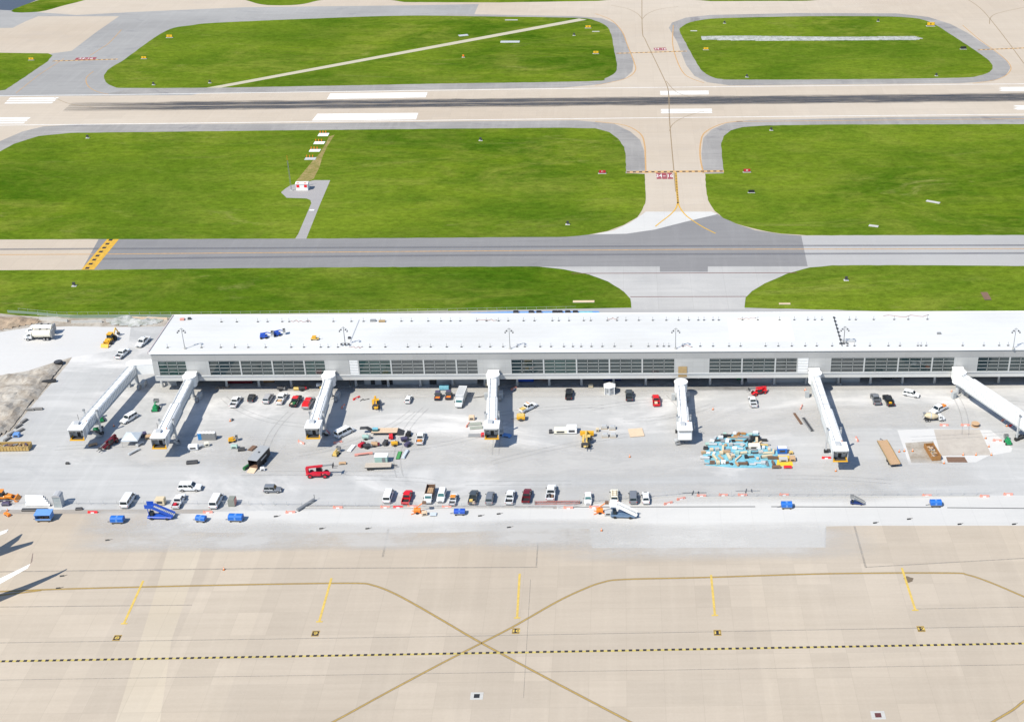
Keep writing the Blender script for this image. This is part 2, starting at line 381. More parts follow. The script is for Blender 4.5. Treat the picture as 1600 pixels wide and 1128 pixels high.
# terminal apron and lower apron
sheet('apron', W(-700, 100, 700, 100, 700, 372, -700, 374), .012, 'apron', px=False)
sheet('lower_apron', [(-900, 1500), (2500, 1500), (2500, 818), (1600, 821), (1350, 821), (1291, 822), (1290, 855), (925, 856), (921, 826), (842, 826), (700, 832), (330, 832), (230, 826), (229, 800), (-900, 802)], .02, 'tan')
sheet('new_concrete_strip', [(229, 801), (480, 797), (870, 793), (1030, 775), (2500, 772), (2500, 818), (1289, 824), (1288, 858), (926, 859), (919, 829), (842, 829), (700, 834), (330, 834), (240, 832)], .016, 'newcon')
sheet('pale_concrete_lane', [(322, 833), (268, 833), (262, 860), (235, 950), (180, 1128), (165, 1180), (235, 1180), (250, 1128), (268, 1000), (300, 905), (318, 850)], .024, 'tan_light')
sheet('yard_slab', [(-300, 520), (0, 518), (45, 511), (110, 509), (165, 510), (205, 508), (200, 545), (113, 558), (85, 566), (45, 579), (0, 587), (-300, 600)], .022, 'white_slab')
sheet('soil_patch', [(-300, 592), (0, 587), (45, 579), (85, 566), (113, 558), (105, 570), (75, 605), (45, 640), (20, 672), (-10, 690), (-300, 760)], .018, 'dirt')
sheet('soil_strip', [(-300, 500), (0, 490), (30, 493), (80, 496), (270, 493), (262, 510), (205, 511), (165, 511), (110, 510), (45, 512), (0, 519), (-300, 540)], .026, 'dirt')
sheet('service_road', [(560, 493), (700, 486), (830, 484), (985, 481), (1170, 481), (1400, 485), (1800, 489), (1800, 510), (560, 510)], .022, 'asphalt_light')
sheet('gravel_verge', [(70, 490), (120, 492.6), (560, 488.5), (700, 484.7), (700, 487), (560, 494), (120, 498), (60, 493)], .036, simple('verge_gravel', (.27, .27, .22), .9, var=.25, scale=.3))
# airfield pavement
A_ = [at(-600, 419.5), at(2300, 414)]
sheet('airfield_pavement', W(-1200, at(0, 422)[1], 1200, at(1600, 415)[1], 1200, 1400, -1200, 1400), .010, 'far_tan', px=False)
# asphalt areas
sheet('asphalt_taxiway', [(154, 374), (885, 369.5), (928, 366.5), (979, 365.5), (1023, 359), (1070, 347), (1121, 335), (1150, 350), (1180, 360), (1220, 366), (1252, 368.5), (1262, 416.5), (840, 417), (128, 421.5)], .022, 'asphalt')
sheet('pale_taxiway', [(1252, 368.5), (2300, 364), (2300, 416), (1262, 416.5)], .022, 'asphalt_light')
sheet('far_taxiway', [(195, 20), (380, 12), (640, 9), (748, 7), (738, 30), (700, 60), (300, 149), (0, 151), (-200, 152), (-200, 175), (-260, 175), (-80, 130), (82, 84), (112, 80), (150, 51)], .014, 'asphalt_far')
sheet('far_road', [(-100, 17), (20, 16), (62, 20), (120, 24), (200, 20), (190, 26), (60, 26), (40, 34), (20, 44), (-100, 46)], .016, 'asphalt_far')
sheet('taxiway_shoulder', [(700, 22), (900, 26), (940, 29), (962, 38), (974, 52), (982, 75), (990, 98), (988, 112), (975, 124), (940, 132), (880, 137.5), (560, 142.5), (180, 148), (160, 148), (300, 120), (600, 80)], .018, 'shoulder')
sheet('taxiway_shoulder', [(1045, 44), (1050, 36), (1072, 28), (1110, 24), (1250, 21), (1400, 21.5), (1450, 27), (1485, 38), (1512, 52), (1545, 74), (1572, 94), (1579, 106), (1572, 118), (1552, 127), (1500, 130.5), (1140, 134), (1105, 129), (1085, 119), (1072, 102), (1058, 66)], .018, 'shoulder')
sheet('taxiway_shoulder', [(-300, 330), (-60, 252), (0, 221), (35, 206), (68, 198), (110, 195.5), (500, 193), (700, 190.5), (900, 188.5), (960, 194), (985, 206), (1000, 219), (1006, 235), (1007.5, 250), (1008, 271), (960, 271), (900, 230), (500, 225), (0, 330)], .018, 'shoulder')
sheet('taxiway_shoulder', [(1098, 271), (1096, 240), (1099, 216), (1112, 203), (1135, 193), (1170, 188), (1400, 183.5), (2300, 176), (2300, 220), (1200, 230), (1131, 271)], .018, 'shoulder')
sheet('concrete_fillet', [(920, 368), (960, 360), (985, 348), (1004, 335), (1009, 331), (1104, 331), (1112, 331), (1121, 335), (1070, 347), (1023, 359), (979, 365.5)], .016, 'newcon')
sheet('taxiway_stub', [(845, 417), (1262, 416.4), (1300, 416), (1230, 428), (1195, 443), (1175, 455), (1165, 465), (1164, 483), (987, 484), (985, 467), (975, 456), (950, 440), (920, 429), (880, 421)], .024, 'stub')
sheet('asphalt_patch', [(1031, 415), (1106, 415), (1106, 425), (1031, 425)], .028, 'asphalt')
# grass islands
G = 'grass_field'
GR = [
 [(165, 128), (163, 118), (172, 107), (195, 93), (222, 73), (250, 54), (272, 44), (300, 40), (340, 36), (530, 28), (640, 25), (740, 26), (900, 28.5), (930, 33), (947, 41), (955, 54), (958, 70), (961, 85), (964, 103), (961, 114), (945, 123), (920, 127.5), (700, 131), (540, 134), (340, 137.5), (200, 138), (178, 136)],
 [(1062, 49), (1066, 42), (1080, 35), (1110, 30), (1161, 28), (1262, 26), (1364, 26), (1414, 27.5), (1441, 31), (1461, 39), (1485, 54), (1505, 67), (1529, 83), (1546, 96), (1551, 105), (1546, 113), (1529, 119), (1499, 122), (1364, 124), (1161, 125), (1127, 124), (1111, 120), (1097, 111), (1087, 96), (1073, 71)],
 [(-260, 82), (0, 83), (75, 84), (82, 87), (75, 96), (40, 120), (8, 141), (-60, 148), (-260, 150)],
 [(-250, 345), (-60, 268), (0, 237), (22, 225), (60, 213), (110, 208), (200, 207), (500, 203.5), (700, 201.5), (880, 200), (930, 201), (952, 207), (966, 217), (975, 230), (978, 245), (978, 271), (1007, 272), (1009, 300), (1008, 318), (1004, 328), (995, 340), (975, 352), (950, 361), (920, 367), (885, 370.5), (500, 373), (0, 374.5), (-600, 377), (-600, 360)],
 [(2300, 188), (1700, 194), (1300, 195), (1200, 196.5), (1160, 199), (1142, 204), (1131, 213), (1127, 224), (1128, 245), (1131, 271), (1102, 272), (1103, 295), (1106, 313), (1117, 330), (1130, 341), (1150, 350), (1190, 360.5), (1220, 365.5), (1260, 368), (1700, 367.5), (2300, 365)],
 [(-600, 424), (110, 422), (500, 418), (840, 416.5), (880, 421), (920, 429), (950, 440), (975, 456), (985, 467), (987, 481), (880, 481.5), (700, 486), (550, 490), (300, 491), (80, 492.5), (30, 490), (0, 487), (-600, 490)],
 [(1164, 481), (1165, 465), (1175, 455), (1195, 443), (1230, 428), (1265, 418), (1300, 415), (1400, 414.5), (1600, 415.5), (2300, 418), (2300, 494), (1600, 489.5), (1400, 487), (1200, 482)],
 [(17, 18), (61, 19), (100, 9), (128, 2), (175, -14), (110, -14), (62, 0)],
 [(380, -6), (392, 3), (412, 8), (440, 9), (470, 7.5), (495, 2), (540, -8)],
 [(560, -8), (632, 4), (780, 4.5), (935, 2), (1000, -4), (800, -10)],
 [(1010, -6), (1110, 2.5), (1260, 2), (1340, -4)],
]
for i, q in enumerate(GR): sheet(G, q, .034, 'grass', smooth=i in (0, 1, 7, 8), rag=.3)
sheet('dark_pavement', [(-100, 16), (0, 16), (17, 17), (62, -1), (100, -14), (-100, -14)], .030, simple('dark_seal_coat', (.055, .075, .11), .8))
sheet('service_track', [(322, 137.8), (905, 29.5), (917, 31.5), (345, 137.6)], .040, simple('track_gravel', (.44, .40, .30), .9, scale=.2))
# rocky drainage strip, hut pad and its road
sheet('hut_road', [(439, 301), (446, 295), (454, 290), (474, 286), (491, 282), (516, 282), (499, 322), (478.5, 373.5), (461, 373.5), (466, 366), (486.5, 318), (485, 313), (479, 310.5), (448, 309.5)], .040, pavement('pad_asphalt', (.30, .285, .285), (.34, .325, .32), slab=None, streak=.3, fine=.08))
sheet('bare_soil_trail', [(523, 211), (514, 214), (508, 226), (500, 240), (490, 250), (472, 272), (462, 284), (476, 286), (490, 280), (499, 262), (504, 245), (512, 228)], .038, dirtmat('trail_soil', [(.20, .17, .05), (.34, .25, .12), (.10, .14, .015), (.44, .33, .19)]))
# runway rubber
def rubber():
    m = bpy.data.materials.new('tyre_rubber_marks'); m.use_nodes = True; n = m.node_tree.nodes; l = m.node_tree.links
    b = n['Principled BSDF']; b.inputs['Base Color'].default_value = (.04, .045, .058, 1); b.inputs['Roughness'].default_value = .8
    tc = n.new('ShaderNodeTexCoord'); p = tc.outputs['Object']; sx = n.new('ShaderNodeSeparateXYZ'); l.new(p, sx.inputs[0])
    a = n.new('ShaderNodeMath'); a.operation = 'ABSOLUTE'; l.new(sx.outputs[1], a.inputs[0])
    N = ntex(n, l, p, .035, .8, 1.1, 8, .78); ad = n.new('ShaderNodeMath'); ad.operation = 'MULTIPLY_ADD'; l.new(N, ad.inputs[0]); ad.inputs[1].default_value = 10.0; l.new(a.outputs[0], ad.inputs[2])
    e = n.new('ShaderNodeMapRange'); e.inputs[1].default_value = 9.2; e.inputs[2].default_value = 12.0; e.inputs[3].default_value = .98; e.inputs[4].default_value = 0; l.new(ad.outputs[0], e.inputs[0])
    # fade at the touchdown end
    f = n.new('ShaderNodeMapRange'); f.inputs[1].default_value = -265; f.inputs[2].default_value = -200; l.new(sx.outputs[0], f.inputs[0])
    # lighter centre gap towards the left
    c = n.new('ShaderNodeMapRange'); c.inputs[1].default_value = .15; c.inputs[2].default_value = 1.1; c.inputs[3].default_value = .35; c.inputs[4].default_value = 1; l.new(a.outputs[0], c.inputs[0])
    c2 = n.new('ShaderNodeMapRange'); c2.inputs[1].default_value = -60; c2.inputs[2].default_value = 20; l.new(sx.outputs[0], c2.inputs[0])
    mx = n.new('ShaderNodeMath'); mx.operation = 'MAXIMUM'; l.new(c.outputs[0], mx.inputs[0]); l.new(c2.outputs[0], mx.inputs[1])
    st = n.new('ShaderNodeMapRange'); l.new(ntex(n, l, p, .05, 1.6, 1.0, 8, .75, off=40), st.inputs[0]); st.inputs[1].default_value = .38; st.inputs[2].default_value = .58; st.inputs[3].default_value = .25; st.inputs[4].default_value = 1
    r = mulv(n, l, mulv(n, l, mulv(n, l, e.outputs[0], f.outputs[0]), mx.outputs[0]), st.outputs[0]); l.new(r, b.inputs['Alpha']); return m
ra = at(150, 168.7); rb_ = at(1400, 155.8)
o = P('rubber_marks', MB().add([(-250, -12, 0), (900, -12, 0), (900, 12, 0), (-250, 12, 0)], [(0, 1, 2, 3)]), rubber()); tag(o, kind='structure')
cmid = (at(1000, 137.4)+at(1000, 185))/2; o.location = (cmid.x-8, at(1000, 158.5).y, .03); o.rotation_euler = (0, 0, math.atan2((rb_-ra).y, (rb_-ra).x))
# runway markings
L = Lines()
L.line([(-300, 151.5), (0, 150.3), (150, 148.8), (1000, 137.4), (1600, 131.5), (2300, 125)], .7, .036)
L.line([(-300, 198.5), (0, 196.3), (150, 194.7), (1000, 184.8), (1600, 179), (2300, 173)], .7, .036)
L.done('runway_edge_line', 'whitethin')
L = Lines()
L.quad([(516, 146.8), (668, 144.6), (665, 152.6), (511, 155.3)], .036); L.quad([(496, 178.4), (653.5, 177), (650, 187), (487.5, 189)], .036)
for x0, x1, x2, x3, ya, yc in ((1031, 1107, 1032, 1108, 142.8, 148.6), (1032, 1112, 1034, 1113, 171.0, 177.6), (1560, 1700, 1566, 1706, 136.6, 143.0), (1583, 1700, 1590, 1706, 165.2, 171.8)):
    for k in range(3):
        a = ya+(yc-ya)*(k*.37); b = a+(yc-ya)*.26
        L.quad([(x0, a), (x1, a-.6), (x3, b-.6), (x2, b)], .036)
for x0, x1, s, ya, yc in ((16, 92, 1.4, 153.2, 162.6), (-60, 48, 1.5, 184.3, 194)):
    for k in range(3):
        a = ya+(yc-ya)*(k*.37); b = a+(yc-ya)*.24
        L.quad([(x0-k*3.2, a), (x1-k*4.2, a-.4), (x1-k*4.2-3, b-.4), (x0-k*3.2-3, b)], .036)
L.done('runway_aiming_mark', 'whitepaint')
# yellow taxi lines on the airfield
L = Lines()
L.line([(1003, -20), (1003.5, 47), (1008, 62), (1018, 83), (1032, 112), (1042, 134), (1045, 150), (1046, 185), (1050, 235), (1056, 300)], .4, .036, smooth=True)
L.line([(1046, 205), (1050, 196), (1060, 188), (1076, 181), (1100, 174)], .28, .037, smooth=True); L.line([(1041, 127), (1048, 136), (1060, 146), (1080, 152)], .28, .037, smooth=True); L.line([(1003, 30), (996, 22), (980, 14), (955, 9)], .28, .037, smooth=True); L.line([(1004, 30), (1012, 22), (1030, 15), (1060, 11)], .28, .037, smooth=True); L.line([(85, 153), (110, 163), (150, 168.5)], .28, .037, smooth=True)
L.line([(1500, -8), (1530, 12), (1550, 34), (1572, 62), (1600, 100)], .4, .036, smooth=True)
L.line([(1546, 38), (1548, 28), (1560, 21), (1600, 12)], .35, .036, smooth=True)
L.done('taxi_centre_line', worn('brown_line_paint', (.30, .22, .13), .85))
L = Lines()
L.line([(-200, 399), (150, 397.5), (600, 393.5), (1100, 389.8), (1700, 388.6), (2300, 386)], .55, .036)
L.done('taxi_centre_line', 'orangepaint')
L = Lines()
L.line([(-200, 391), (150, 389), (600, 387), (1100, 384.6), (1700, 383.2), (2300, 381)], 1.5, .033)
L.line([(150, 405), (600, 400), (1100, 397.2), (1700, 395.6), (2300, 394)], 1.6, .033)
L.done('wheel_track_marks', worn('wheel_track_stain', (.17, .17, .19), .45, sx=.03, sy=1))
L = Lines()
L.line([(930, 22), (955, 32), (972, 50), (980, 70), (991, 98), (992, 112), (975, 124), (930, 134)], .5, .037, smooth=True)
L.line([(1052, 40), (1051, 68), (1056, 90), (1066, 112), (1078, 122), (1100, 130)], .5, .037, smooth=True)
L.line([(1504, 40), (1530, 62), (1560, 84), (1577, 100), (1578, 112), (1560, 124), (1520, 131)], .45, .037, smooth=True)
L.line([(1700, 185), (1200, 190), (1160, 190), (1128, 194), (1102, 207), (1095, 222), (1094, 245), (1099, 271)], .6, .037, smooth=True)
L.line([(930, 190.5), (975, 196), (1000, 209), (1007, 226), (1008.5, 250), (1009, 271)], .6, .037, smooth=True)
L.line([(190, 47), (170, 68), (158, 76), (140, 88)], .4, .037, smooth=True)
L.line([(146, 112), (135, 122), (137, 134), (150, 143), (170, 148)], .4, .037, smooth=True)
L.line([(100, 92), (60, 118), (25, 146)], .35, .037)
L.done('taxi_edge_line', 'orangepaint')
# hold lines
L = Lines(); K = Lines()
def hold(p0, p1, w=1.7):
    L.line([p0, p1], w, .038); K.dash(p0, p1, w*.5, .042, 1.25, 1.2)
hold((979, 269.3), (1131, 267.8), 2.2); hold((963, 84), (1073, 80.5), 1.5); hold((82, 96), (184, 93), 1.5); hold((1528, 78.5), (1640, 74), 1.5)
L.done('hold_line', 'holdpaint'); L = Lines(); L.line([(176.5, 374), (137, 421.5)], 4.2, .038)
K.dash((174, 374), (134.5, 421.5), 1.3, .042, 1.5, 1.9)
# dashed centre line around the connector
L.line([(1056, 270), (1058, 300), (1059.5, 318)], .8, .038); K.dash((1056, 272), (1059.5, 318), .5, .042, .8, .9)
L.line([(1059, 316), (1056, 326), (1047, 336), (1034, 346), (1024, 354)], .5, .038, smooth=True)
L.line([(1059, 316), (1063, 326), (1072, 337), (1084, 346), (1100, 356), (1118, 365)], .5, .038, smooth=True)
L.done('hold_line', 'yellow'); K.done('hold_line_dashes', 'blackpaint')
L = Lines(); L.line([(893, 427.5), (1245, 426.5)], .45, .040); L.line([(985, 464), (1166, 463.5)], .4, .040)
L.done('saw_cut_line', worn('rusty_line', (.16, .06, .05), .85))
# lower apron markings
L = Lines(); K = Lines()
for pts in ([(-100, 927), (0, 924), (100, 920), (300, 915), (450, 912), (555, 911), (582, 914), (612, 925), (650, 945), (700, 974), (750, 1003), (860, 1062), (980, 1125), (1060, 1168)],
            [(440, 1168), (525, 1125), (600, 1084), (690, 1036), (755, 1003), (805, 977), (870, 940), (910, 921), (940, 910), (975, 905), (1100, 902), (1300, 896), (1480, 895), (1512, 898), (1548, 910), (1600, 932), (1700, 975)],
            [(1500, 1160), (1550, 1128), (1582, 1109), (1600, 1095), (1650, 1060)], [(-100, 945), (0, 930), (30, 926.5), (65, 922)]):
    K.line(pts, .62, .030, smooth=True); L.line(pts, .34, .034, smooth=True)
K.done('taxi_line_border', 'linedark'); L.done('taxi_line', 'oldyellow')
L = Lines(); K = Lines(); D = Lines()
L.line([(-100, 1034.6), (0, 1033), (800, 1019.5), (1600, 1005), (1700, 1003)], .55, .038)
K.dash((-100, 1034.6), (1700, 1003.2), .6, .042, .74, .74)
L.done('service_line', worn('dull_yellow_paint', (.50, .40, .12), .95)); K.done('service_line_dashes', 'blackpaint')
L = Lines()
for a, b in (((224, 907), (194, 973)), ((518, 903), (499, 970)), ((812, 896), (808, 964)), ((1111, 898), (1117, 960)), ((1409, 887), (1430, 952))):
    L.line([a, b], .5, .046); L.line([(b[0]-5, b[1]+1.2), (b[0]+5, b[1]+1)], .45, .050)
L.done('stand_lead_in_line', 'paleyellow')
# sealed joints on the lower apron
L = Lines()
L.line([(842, 826), (838, 885)], .35, .028); L.line([(829, 905), (818, 1090)], .15, .028); L.line([(1335, 822), (1353, 887)], .5, .028); L.line([(1353, 886), (1600, 872)], .35, .028)
L.line([(0, 893), (400, 888), (840, 886)], .4, .028); L.line([(0, 948), (300, 945)], .3, .028); L.line([(0, 1004), (700, 994), (1600, 978)], .25, .028)
L.line([(0, 1062), (800, 1050), (1600, 1038)], .2, .028); L.line([(607, 826), (598, 870)], .5, .028); L.line([(888, 828), (885, 850)], .4, .028)
L.line([(1432, 951), (1600, 948)], .25, .028)
L.done('sealed_joint', 'faint')
L = Lines(); L.line([(885, 792), (1180, 791.5)], .35, .032); L.line([(1205, 791.5), (1470, 792.5)], .35, .032); L.line([(1480, 793), (1700, 795)], .35, .032)
L.done('trench_drain', 'darkline')
L = Lines(); L.line([(0, 799.5), (330, 798.8)], 1.8, .030); L.line([(470, 792), (870, 793)], 1.0, .030); L.done('kerb_strip', worn('muddy_strip', (.38, .34, .30), .75, sx=.2))
def dustmat():
    m = bpy.data.materials.new('concrete_dust'); m.use_nodes = True; n = m.node_tree.nodes; l = m.node_tree.links
    b = n['Principled BSDF']; b.inputs['Base Color'].default_value = (.55, .535, .515, 1); b.inputs['Roughness'].default_value = 1
    tc = n.new('ShaderNodeTexCoord'); sx = n.new('ShaderNodeSeparateXYZ'); l.new(tc.outputs['Object'], sx.inputs[0]); f = []
    for k in (0, 1):
        a = n.new('ShaderNodeMath'); a.operation = 'ABSOLUTE'; l.new(sx.outputs[k], a.inputs[0]); e = n.new('ShaderNodeMapRange'); e.inputs[1].default_value = 1; e.inputs[2].default_value = .55; l.new(a.outputs[0], e.inputs[0]); f.append(e.outputs[0])
    g = n.new('ShaderNodeNewGeometry'); N = ramp(n, l, ntex(n, l, g.outputs['Position'], .4, 1, .12, 7, .7, off=4), .25, .6)
    ff = mulv(n, l, f[0], f[1]); ad = n.new('ShaderNodeMath'); ad.operation = 'MULTIPLY'; l.new(ff, ad.inputs[0]); l.new(N, ad.inputs[1]); r = ramp(n, l, ad.outputs[0], .02, .9); l.new(mulv(n, l, r, .62), b.inputs['Alpha']); return m
DM = dustmat()
for u, v, sx_, sy_ in ((1110, 846, 40, 8), (880, 836, 22, 7), (560, 838, 60, 6), (300, 836, 30, 7), (205, 815, 14, 6), (600, 705, 40, 10), (480, 720, 26, 8), (920, 720, 40, 10), (300, 700, 22, 9), (1180, 660, 26, 8), (1350, 740, 30, 7), (1130, 770, 50, 5), (800, 612, 60, 4), (1380, 650, 30, 7), (420, 607, 45, 2.2), (700, 606, 45, 2.2), (1000, 606, 50, 2.2), (1350, 604, 50, 2.2)):
    c = at(u, v); o = P('concrete_dust', MB().add([(-1, -1, 0), (1, -1, 0), (1, 1, 0), (-1, 1, 0)], [(0, 1, 2, 3)]), DM); o.location = (c.x, c.y, .034+.0007*(u % 7)); o.scale = (sx_, sy_, 1); tag(o, kind='structure')
# tyre marks left by site traffic
rt = random.Random(3); L = Lines()
for k in range(20):
    u = rt.uniform(60, 1560); v = rt.uniform(615, 765); p = at(u, v); a = rt.choice([0, 0, math.pi, rt.uniform(-.6, .6), rt.uniform(1, 2)]); cur = rt.uniform(-.06, .06); pts_ = []; 
    for q in range(rt.randrange(9, 20)):
        pts_.append((p.x, p.y)); p = p+Vector((math.cos(a), math.sin(a), 0))*2.2; a += cur
        if p.y > 322 or p.y < 276: break
    if len(pts_) > 4:
        for off in (-.85, .85):
            pp = []
            for i_, q in enumerate(pts_):
                d = Vector(pts_[min(i_+1, len(pts_)-1)])-Vector(pts_[max(i_-1, 0)]); d.normalize(); pp.append((q[0]-d.y*off, q[1]+d.x*off))
            L.line(pp, .32, .058, px=False)
L.done('tyre_marks', worn('tyre_track', (.29, .285, .28), .12, 1.2))
# repair patch with open base on the right
sheet('excavated_base', [(1459, 671), (1531, 671.5), (1549, 711), (1470, 712)], .030, 'gravelbed')
sheet('soil_bed', [(1414, 692), (1458, 689), (1473, 724), (1424, 723)], .028, 'dirt')
sheet('steel_road_plate', [(1478, 714), (1507, 714), (1512, 722.5), (1481, 722.5)], .06, 'brown')
sheet('pale_dust', [(1402, 672), (1455, 670), (1548, 672), (1582, 700), (1580, 706), (1545, 712), (1525, 722), (1420, 726), (1412, 700)], .020, 'white_slab')

# writing painted on the pavement
def text(name, s, loc, size, ang, mat, z, parent=None, rx=0, kind=None, sx=1.0, bold=.02):
    c = bpy.data.curves.new(name, 'FONT'); c.body = s; c.size = size; c.align_x = 'CENTER'; c.align_y = 'CENTER'; c.offset = bold
    t = bpy.data.objects.new(name, c); COL.objects.link(t); dg = bpy.context.evaluated_depsgraph_get(); dg.update()
    me = bpy.data.meshes.new_from_object(t.evaluated_get(dg)); bpy.data.objects.remove(t); me.materials.clear(); me.materials.append(M[mat] if isinstance(mat, str) else mat)
    o = bpy.data.objects.new(name, me); COL.objects.link(o); o.location = (loc[0], loc[1], z); o.rotation_euler = (rx, 0, R(ang)); o.scale = (sx, 1, 1)
    if parent: o.parent = parent
    if kind: o['kind'] = kind
    return o
L = Lines()
for a, b in ((1025.5, 1033), (1034, 1042), (1043, 1051)): L.line([(a, 275.3), (b, 275.2)], 7.0, .040)
for a, b in ((1022, 1041),): L.line([(a, 77.5), (b, 77)], 5, .040)
L.line([(118, 92.5), (150, 91.7)], 4, .040)
L.done('runway_sign_panel', 'redpaint')
text('runway_sign_writing', '34', at(1029.5, 275.3), 4.8, 0, 'whitepaint', .046, kind='structure', sx=.55)
text('runway_sign_writing', '-', at(1038, 275), 4.8, 0, 'whitepaint', .046, kind='structure', sx=.8)
text('runway_sign_writing', '16', at(1046.8, 275.2), 4.8, 0, 'whitepaint', .046, kind='structure', sx=.55)
text('runway_sign_writing', '34-16', at(1031.5, 77.2), 3.8, 0, 'whitepaint', .046, kind='structure', sx=.7)
text('runway_sign_writing', '34-16', at(134, 92), 3.2, 0, 'whitepaint', .046, kind='structure', sx=1.0)
L = Lines(); K = Lines()
for k, (u, v) in enumerate(((183, 996.3), (493, 989.5), (806, 985.5), (1121, 988.3), (1439, 982.4))):
    K.line([(u-6, v), (u+6, v-.1)], 1.9, .031); L.line([(u-5, v), (u+5, v-.1)], 1.4, .035)
    text('stand_number', str(8+k), at(u, v), 1.2, 0, 'paleyellow', .040, kind='structure', sx=1.5, bold=.05)
K.done('stand_number_border', 'oldyellow'); L.done('stand_number_plate', 'blackpaint')
# manhole covers and stains with a shape of their own
for u, v, r, mt in ((1420, 905, 1.0, 'brown'),):
    c = at(u, v); o = P('oil_stain', MB().add([(c.x+r*(1+.25*math.sin(5*t))*math.cos(t), c.y+1.1*r*(1+.2*math.cos(3*t))*math.sin(t), .044) for t in [i*math.pi/8 for i in range(16)]], [tuple(range(16))]), worn('oil_stain', (.16, .12, .08), .75, 2)); tag(o, kind='structure')
for u, v, c_, s_ in ((745, 1087, 'black', .55), (1372, 1117, simple('drain_rust', (.10, .03, .03), .8), .6)):
    p = at(u, v); t = T('drain_inlet', ('square black drain inlet in a pale concrete surround, left of centre on the lower apron' if u < 900 else 'square rusty drain inlet low on the lower apron at the right'), 'drain', p)
    P('grate', MB().b(-s_, s_, -s_, s_, .03, .06), c_, t); P('surround', MB().b(-s_*2.3, s_*2.3, -s_*1.9, -s_-.03, .026, .045).b(-s_*2.3, s_*2.3, s_+.03, s_*1.9, .026, .045).b(-s_*2.3, -s_-.03, -s_, s_, .026, .045).b(s_+.03, s_*2.3, -s_, s_, .026, .045), 'conc', t)

# uneven soil, clay bank and rock strip: small clods and stones nobody could count
def inside(p, poly):
    c = False; j = len(poly)-1
    for i in range(len(poly)):
        if ((poly[i][1] > p[1]) != (poly[j][1] > p[1])) and p[0] < (poly[j][0]-poly[i][0])*(p[1]-poly[i][1])/(poly[j][1]-poly[i][1])+poly[i][0]: c = not c
        j = i
    return c
def relief(name, px, hgt, step, mat, sc=.25, z0=.0):
    poly = [tuple(at(*p))[:2] for p in px]; xs = [p[0] for p in poly]; ys = [p[1] for p in poly]
    nx = int((max(xs)-min(xs))/step)+1; ny = int((max(ys)-min(ys))/step)+1; idx = {}; mb = MB()
    def edge(p):
        d = 1e9
        for i in range(len(poly)):
            a = Vector(poly[i-1]); b = Vector(poly[i]); t = max(0, min(1, (Vector(p)-a).dot(b-a)/max(1e-6, (b-a).length_squared))); d = min(d, (a+(b-a)*t-Vector(p)).length)
        return d
    vs = []; fs = []
    for i in range(nx+1):
        for j in range(ny+1):
            p = (min(xs)+i*step, min(ys)+j*step)
            if inside(p, poly):
                e = min(1, edge(p)/2.5); h = (noise.fractal(Vector((p[0]*sc, p[1]*sc, 3)), 1.0, 2.2, 4)*.6+.55)*hgt*e
                idx[i, j] = len(vs); vs.append((p[0]+random.uniform(-.2, .2)*step, p[1]+random.uniform(-.2, .2)*step, z0+max(0, h)))
    for (i, j) in idx:
        q = [(i, j), (i+1, j), (i+1, j+1), (i, j+1)]
        if all(k in idx for k in q): fs.append(tuple(idx[k] for k in q))
    o = P(name, mb.add(vs, fs), mat); tag(o, kind='stuff'); return o
relief('soil_heaps', [(-200, 600), (0, 589), (45, 581), (85, 568), (110, 560), (100, 572), (75, 603), (45, 638), (18, 672), (-10, 690), (-200, 700)], 2.2, .7, 'dirt', .16, .02)
relief('clay_bank', [(-160, 512), (0, 494), (30, 495), (60, 498), (70, 504), (40, 510), (0, 517), (-160, 530)], 2.4, .8, 'clay', .15, .03)
relief('rubble', [(165, 500), (200, 492), (245, 494), (262, 498), (250, 506), (210, 512), (170, 508)], 1.3, .6, 'gravel', .3, .03)
relief('rock_strip', [(1093, 57), (1160, 56), (1300, 58), (1430, 57), (1446, 61), (1430, 64), (1300, 64.5), (1160, 64.5), (1096, 63)], .5, .8, 'gravel', .5, .045)
# ================================================================ TERMINAL
BO = at(250, 605); BANG = -0.367
def BL(x, y, z=0.0):
    a = R(BANG); return Vector((BO.x+x*math.cos(a)-y*math.sin(a), BO.y+x*math.sin(a)+y*math.cos(a), z))
B = T('terminal_building', 'long unfinished white-roofed airport concourse with a grey metal front and ribbon windows', 'building', BO, BANG)
XE = 300.0; YF = -3.5; Z1, Z2, Z3, Z4 = 4.0, 5.6, 10.15, 12.6
P('roof', MB().b(.3, XE, YF-.2, 19.2, Z4, 12.95), 'roofwhite', B)
P('roof_edge', MB().b(.3, XE, YF-.34, YF-.2, 12.45, 13.1).b(.3, XE, 19.2, 19.35, 12.5, 13.1), 'white', B)
P('roof_edge', MB().b(.0, .298, YF-.34, 19.35, 12.4, 13.15), simple('pinkish_edge_trim', (.46, .40, .39), .6), B)
P('fascia', MB().b(.9, XE-.1, YF-.04, YF+.3, Z3+.03, Z4-.01), 'fascia', B)
P('sill_band', MB().b(.9, XE-.1, YF-.12, YF+.3, Z1, Z2-.25), 'band', B)
P('sill_ledge', MB().b(.9, XE-.1, YF-.3, YF+.3, Z2-.247, Z2), 'lightgrey', B)
P('side_wall', MB().b(.6, .898, YF, 19, Z1, Z4-.01), 'panel', B)
P('rear_wall', MB().b(.9, XE-.1, 18.7, 19, 0, Z4-.01), 'panel', B)
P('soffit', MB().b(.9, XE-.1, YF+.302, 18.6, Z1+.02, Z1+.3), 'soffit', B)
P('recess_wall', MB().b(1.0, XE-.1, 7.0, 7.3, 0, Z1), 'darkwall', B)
BANDS = [(2.0, 9.95, 3), (15.9, 48.1, 11), (57.1, 90.1, 11), (99.1, 144.5, 15), (153.8, 178.4, 8), (187.5, 222.0, 11), (228.2, 273.4, 15)]
LV = [(54.6, 57.1), (178.4, 181.5)]
e = .9
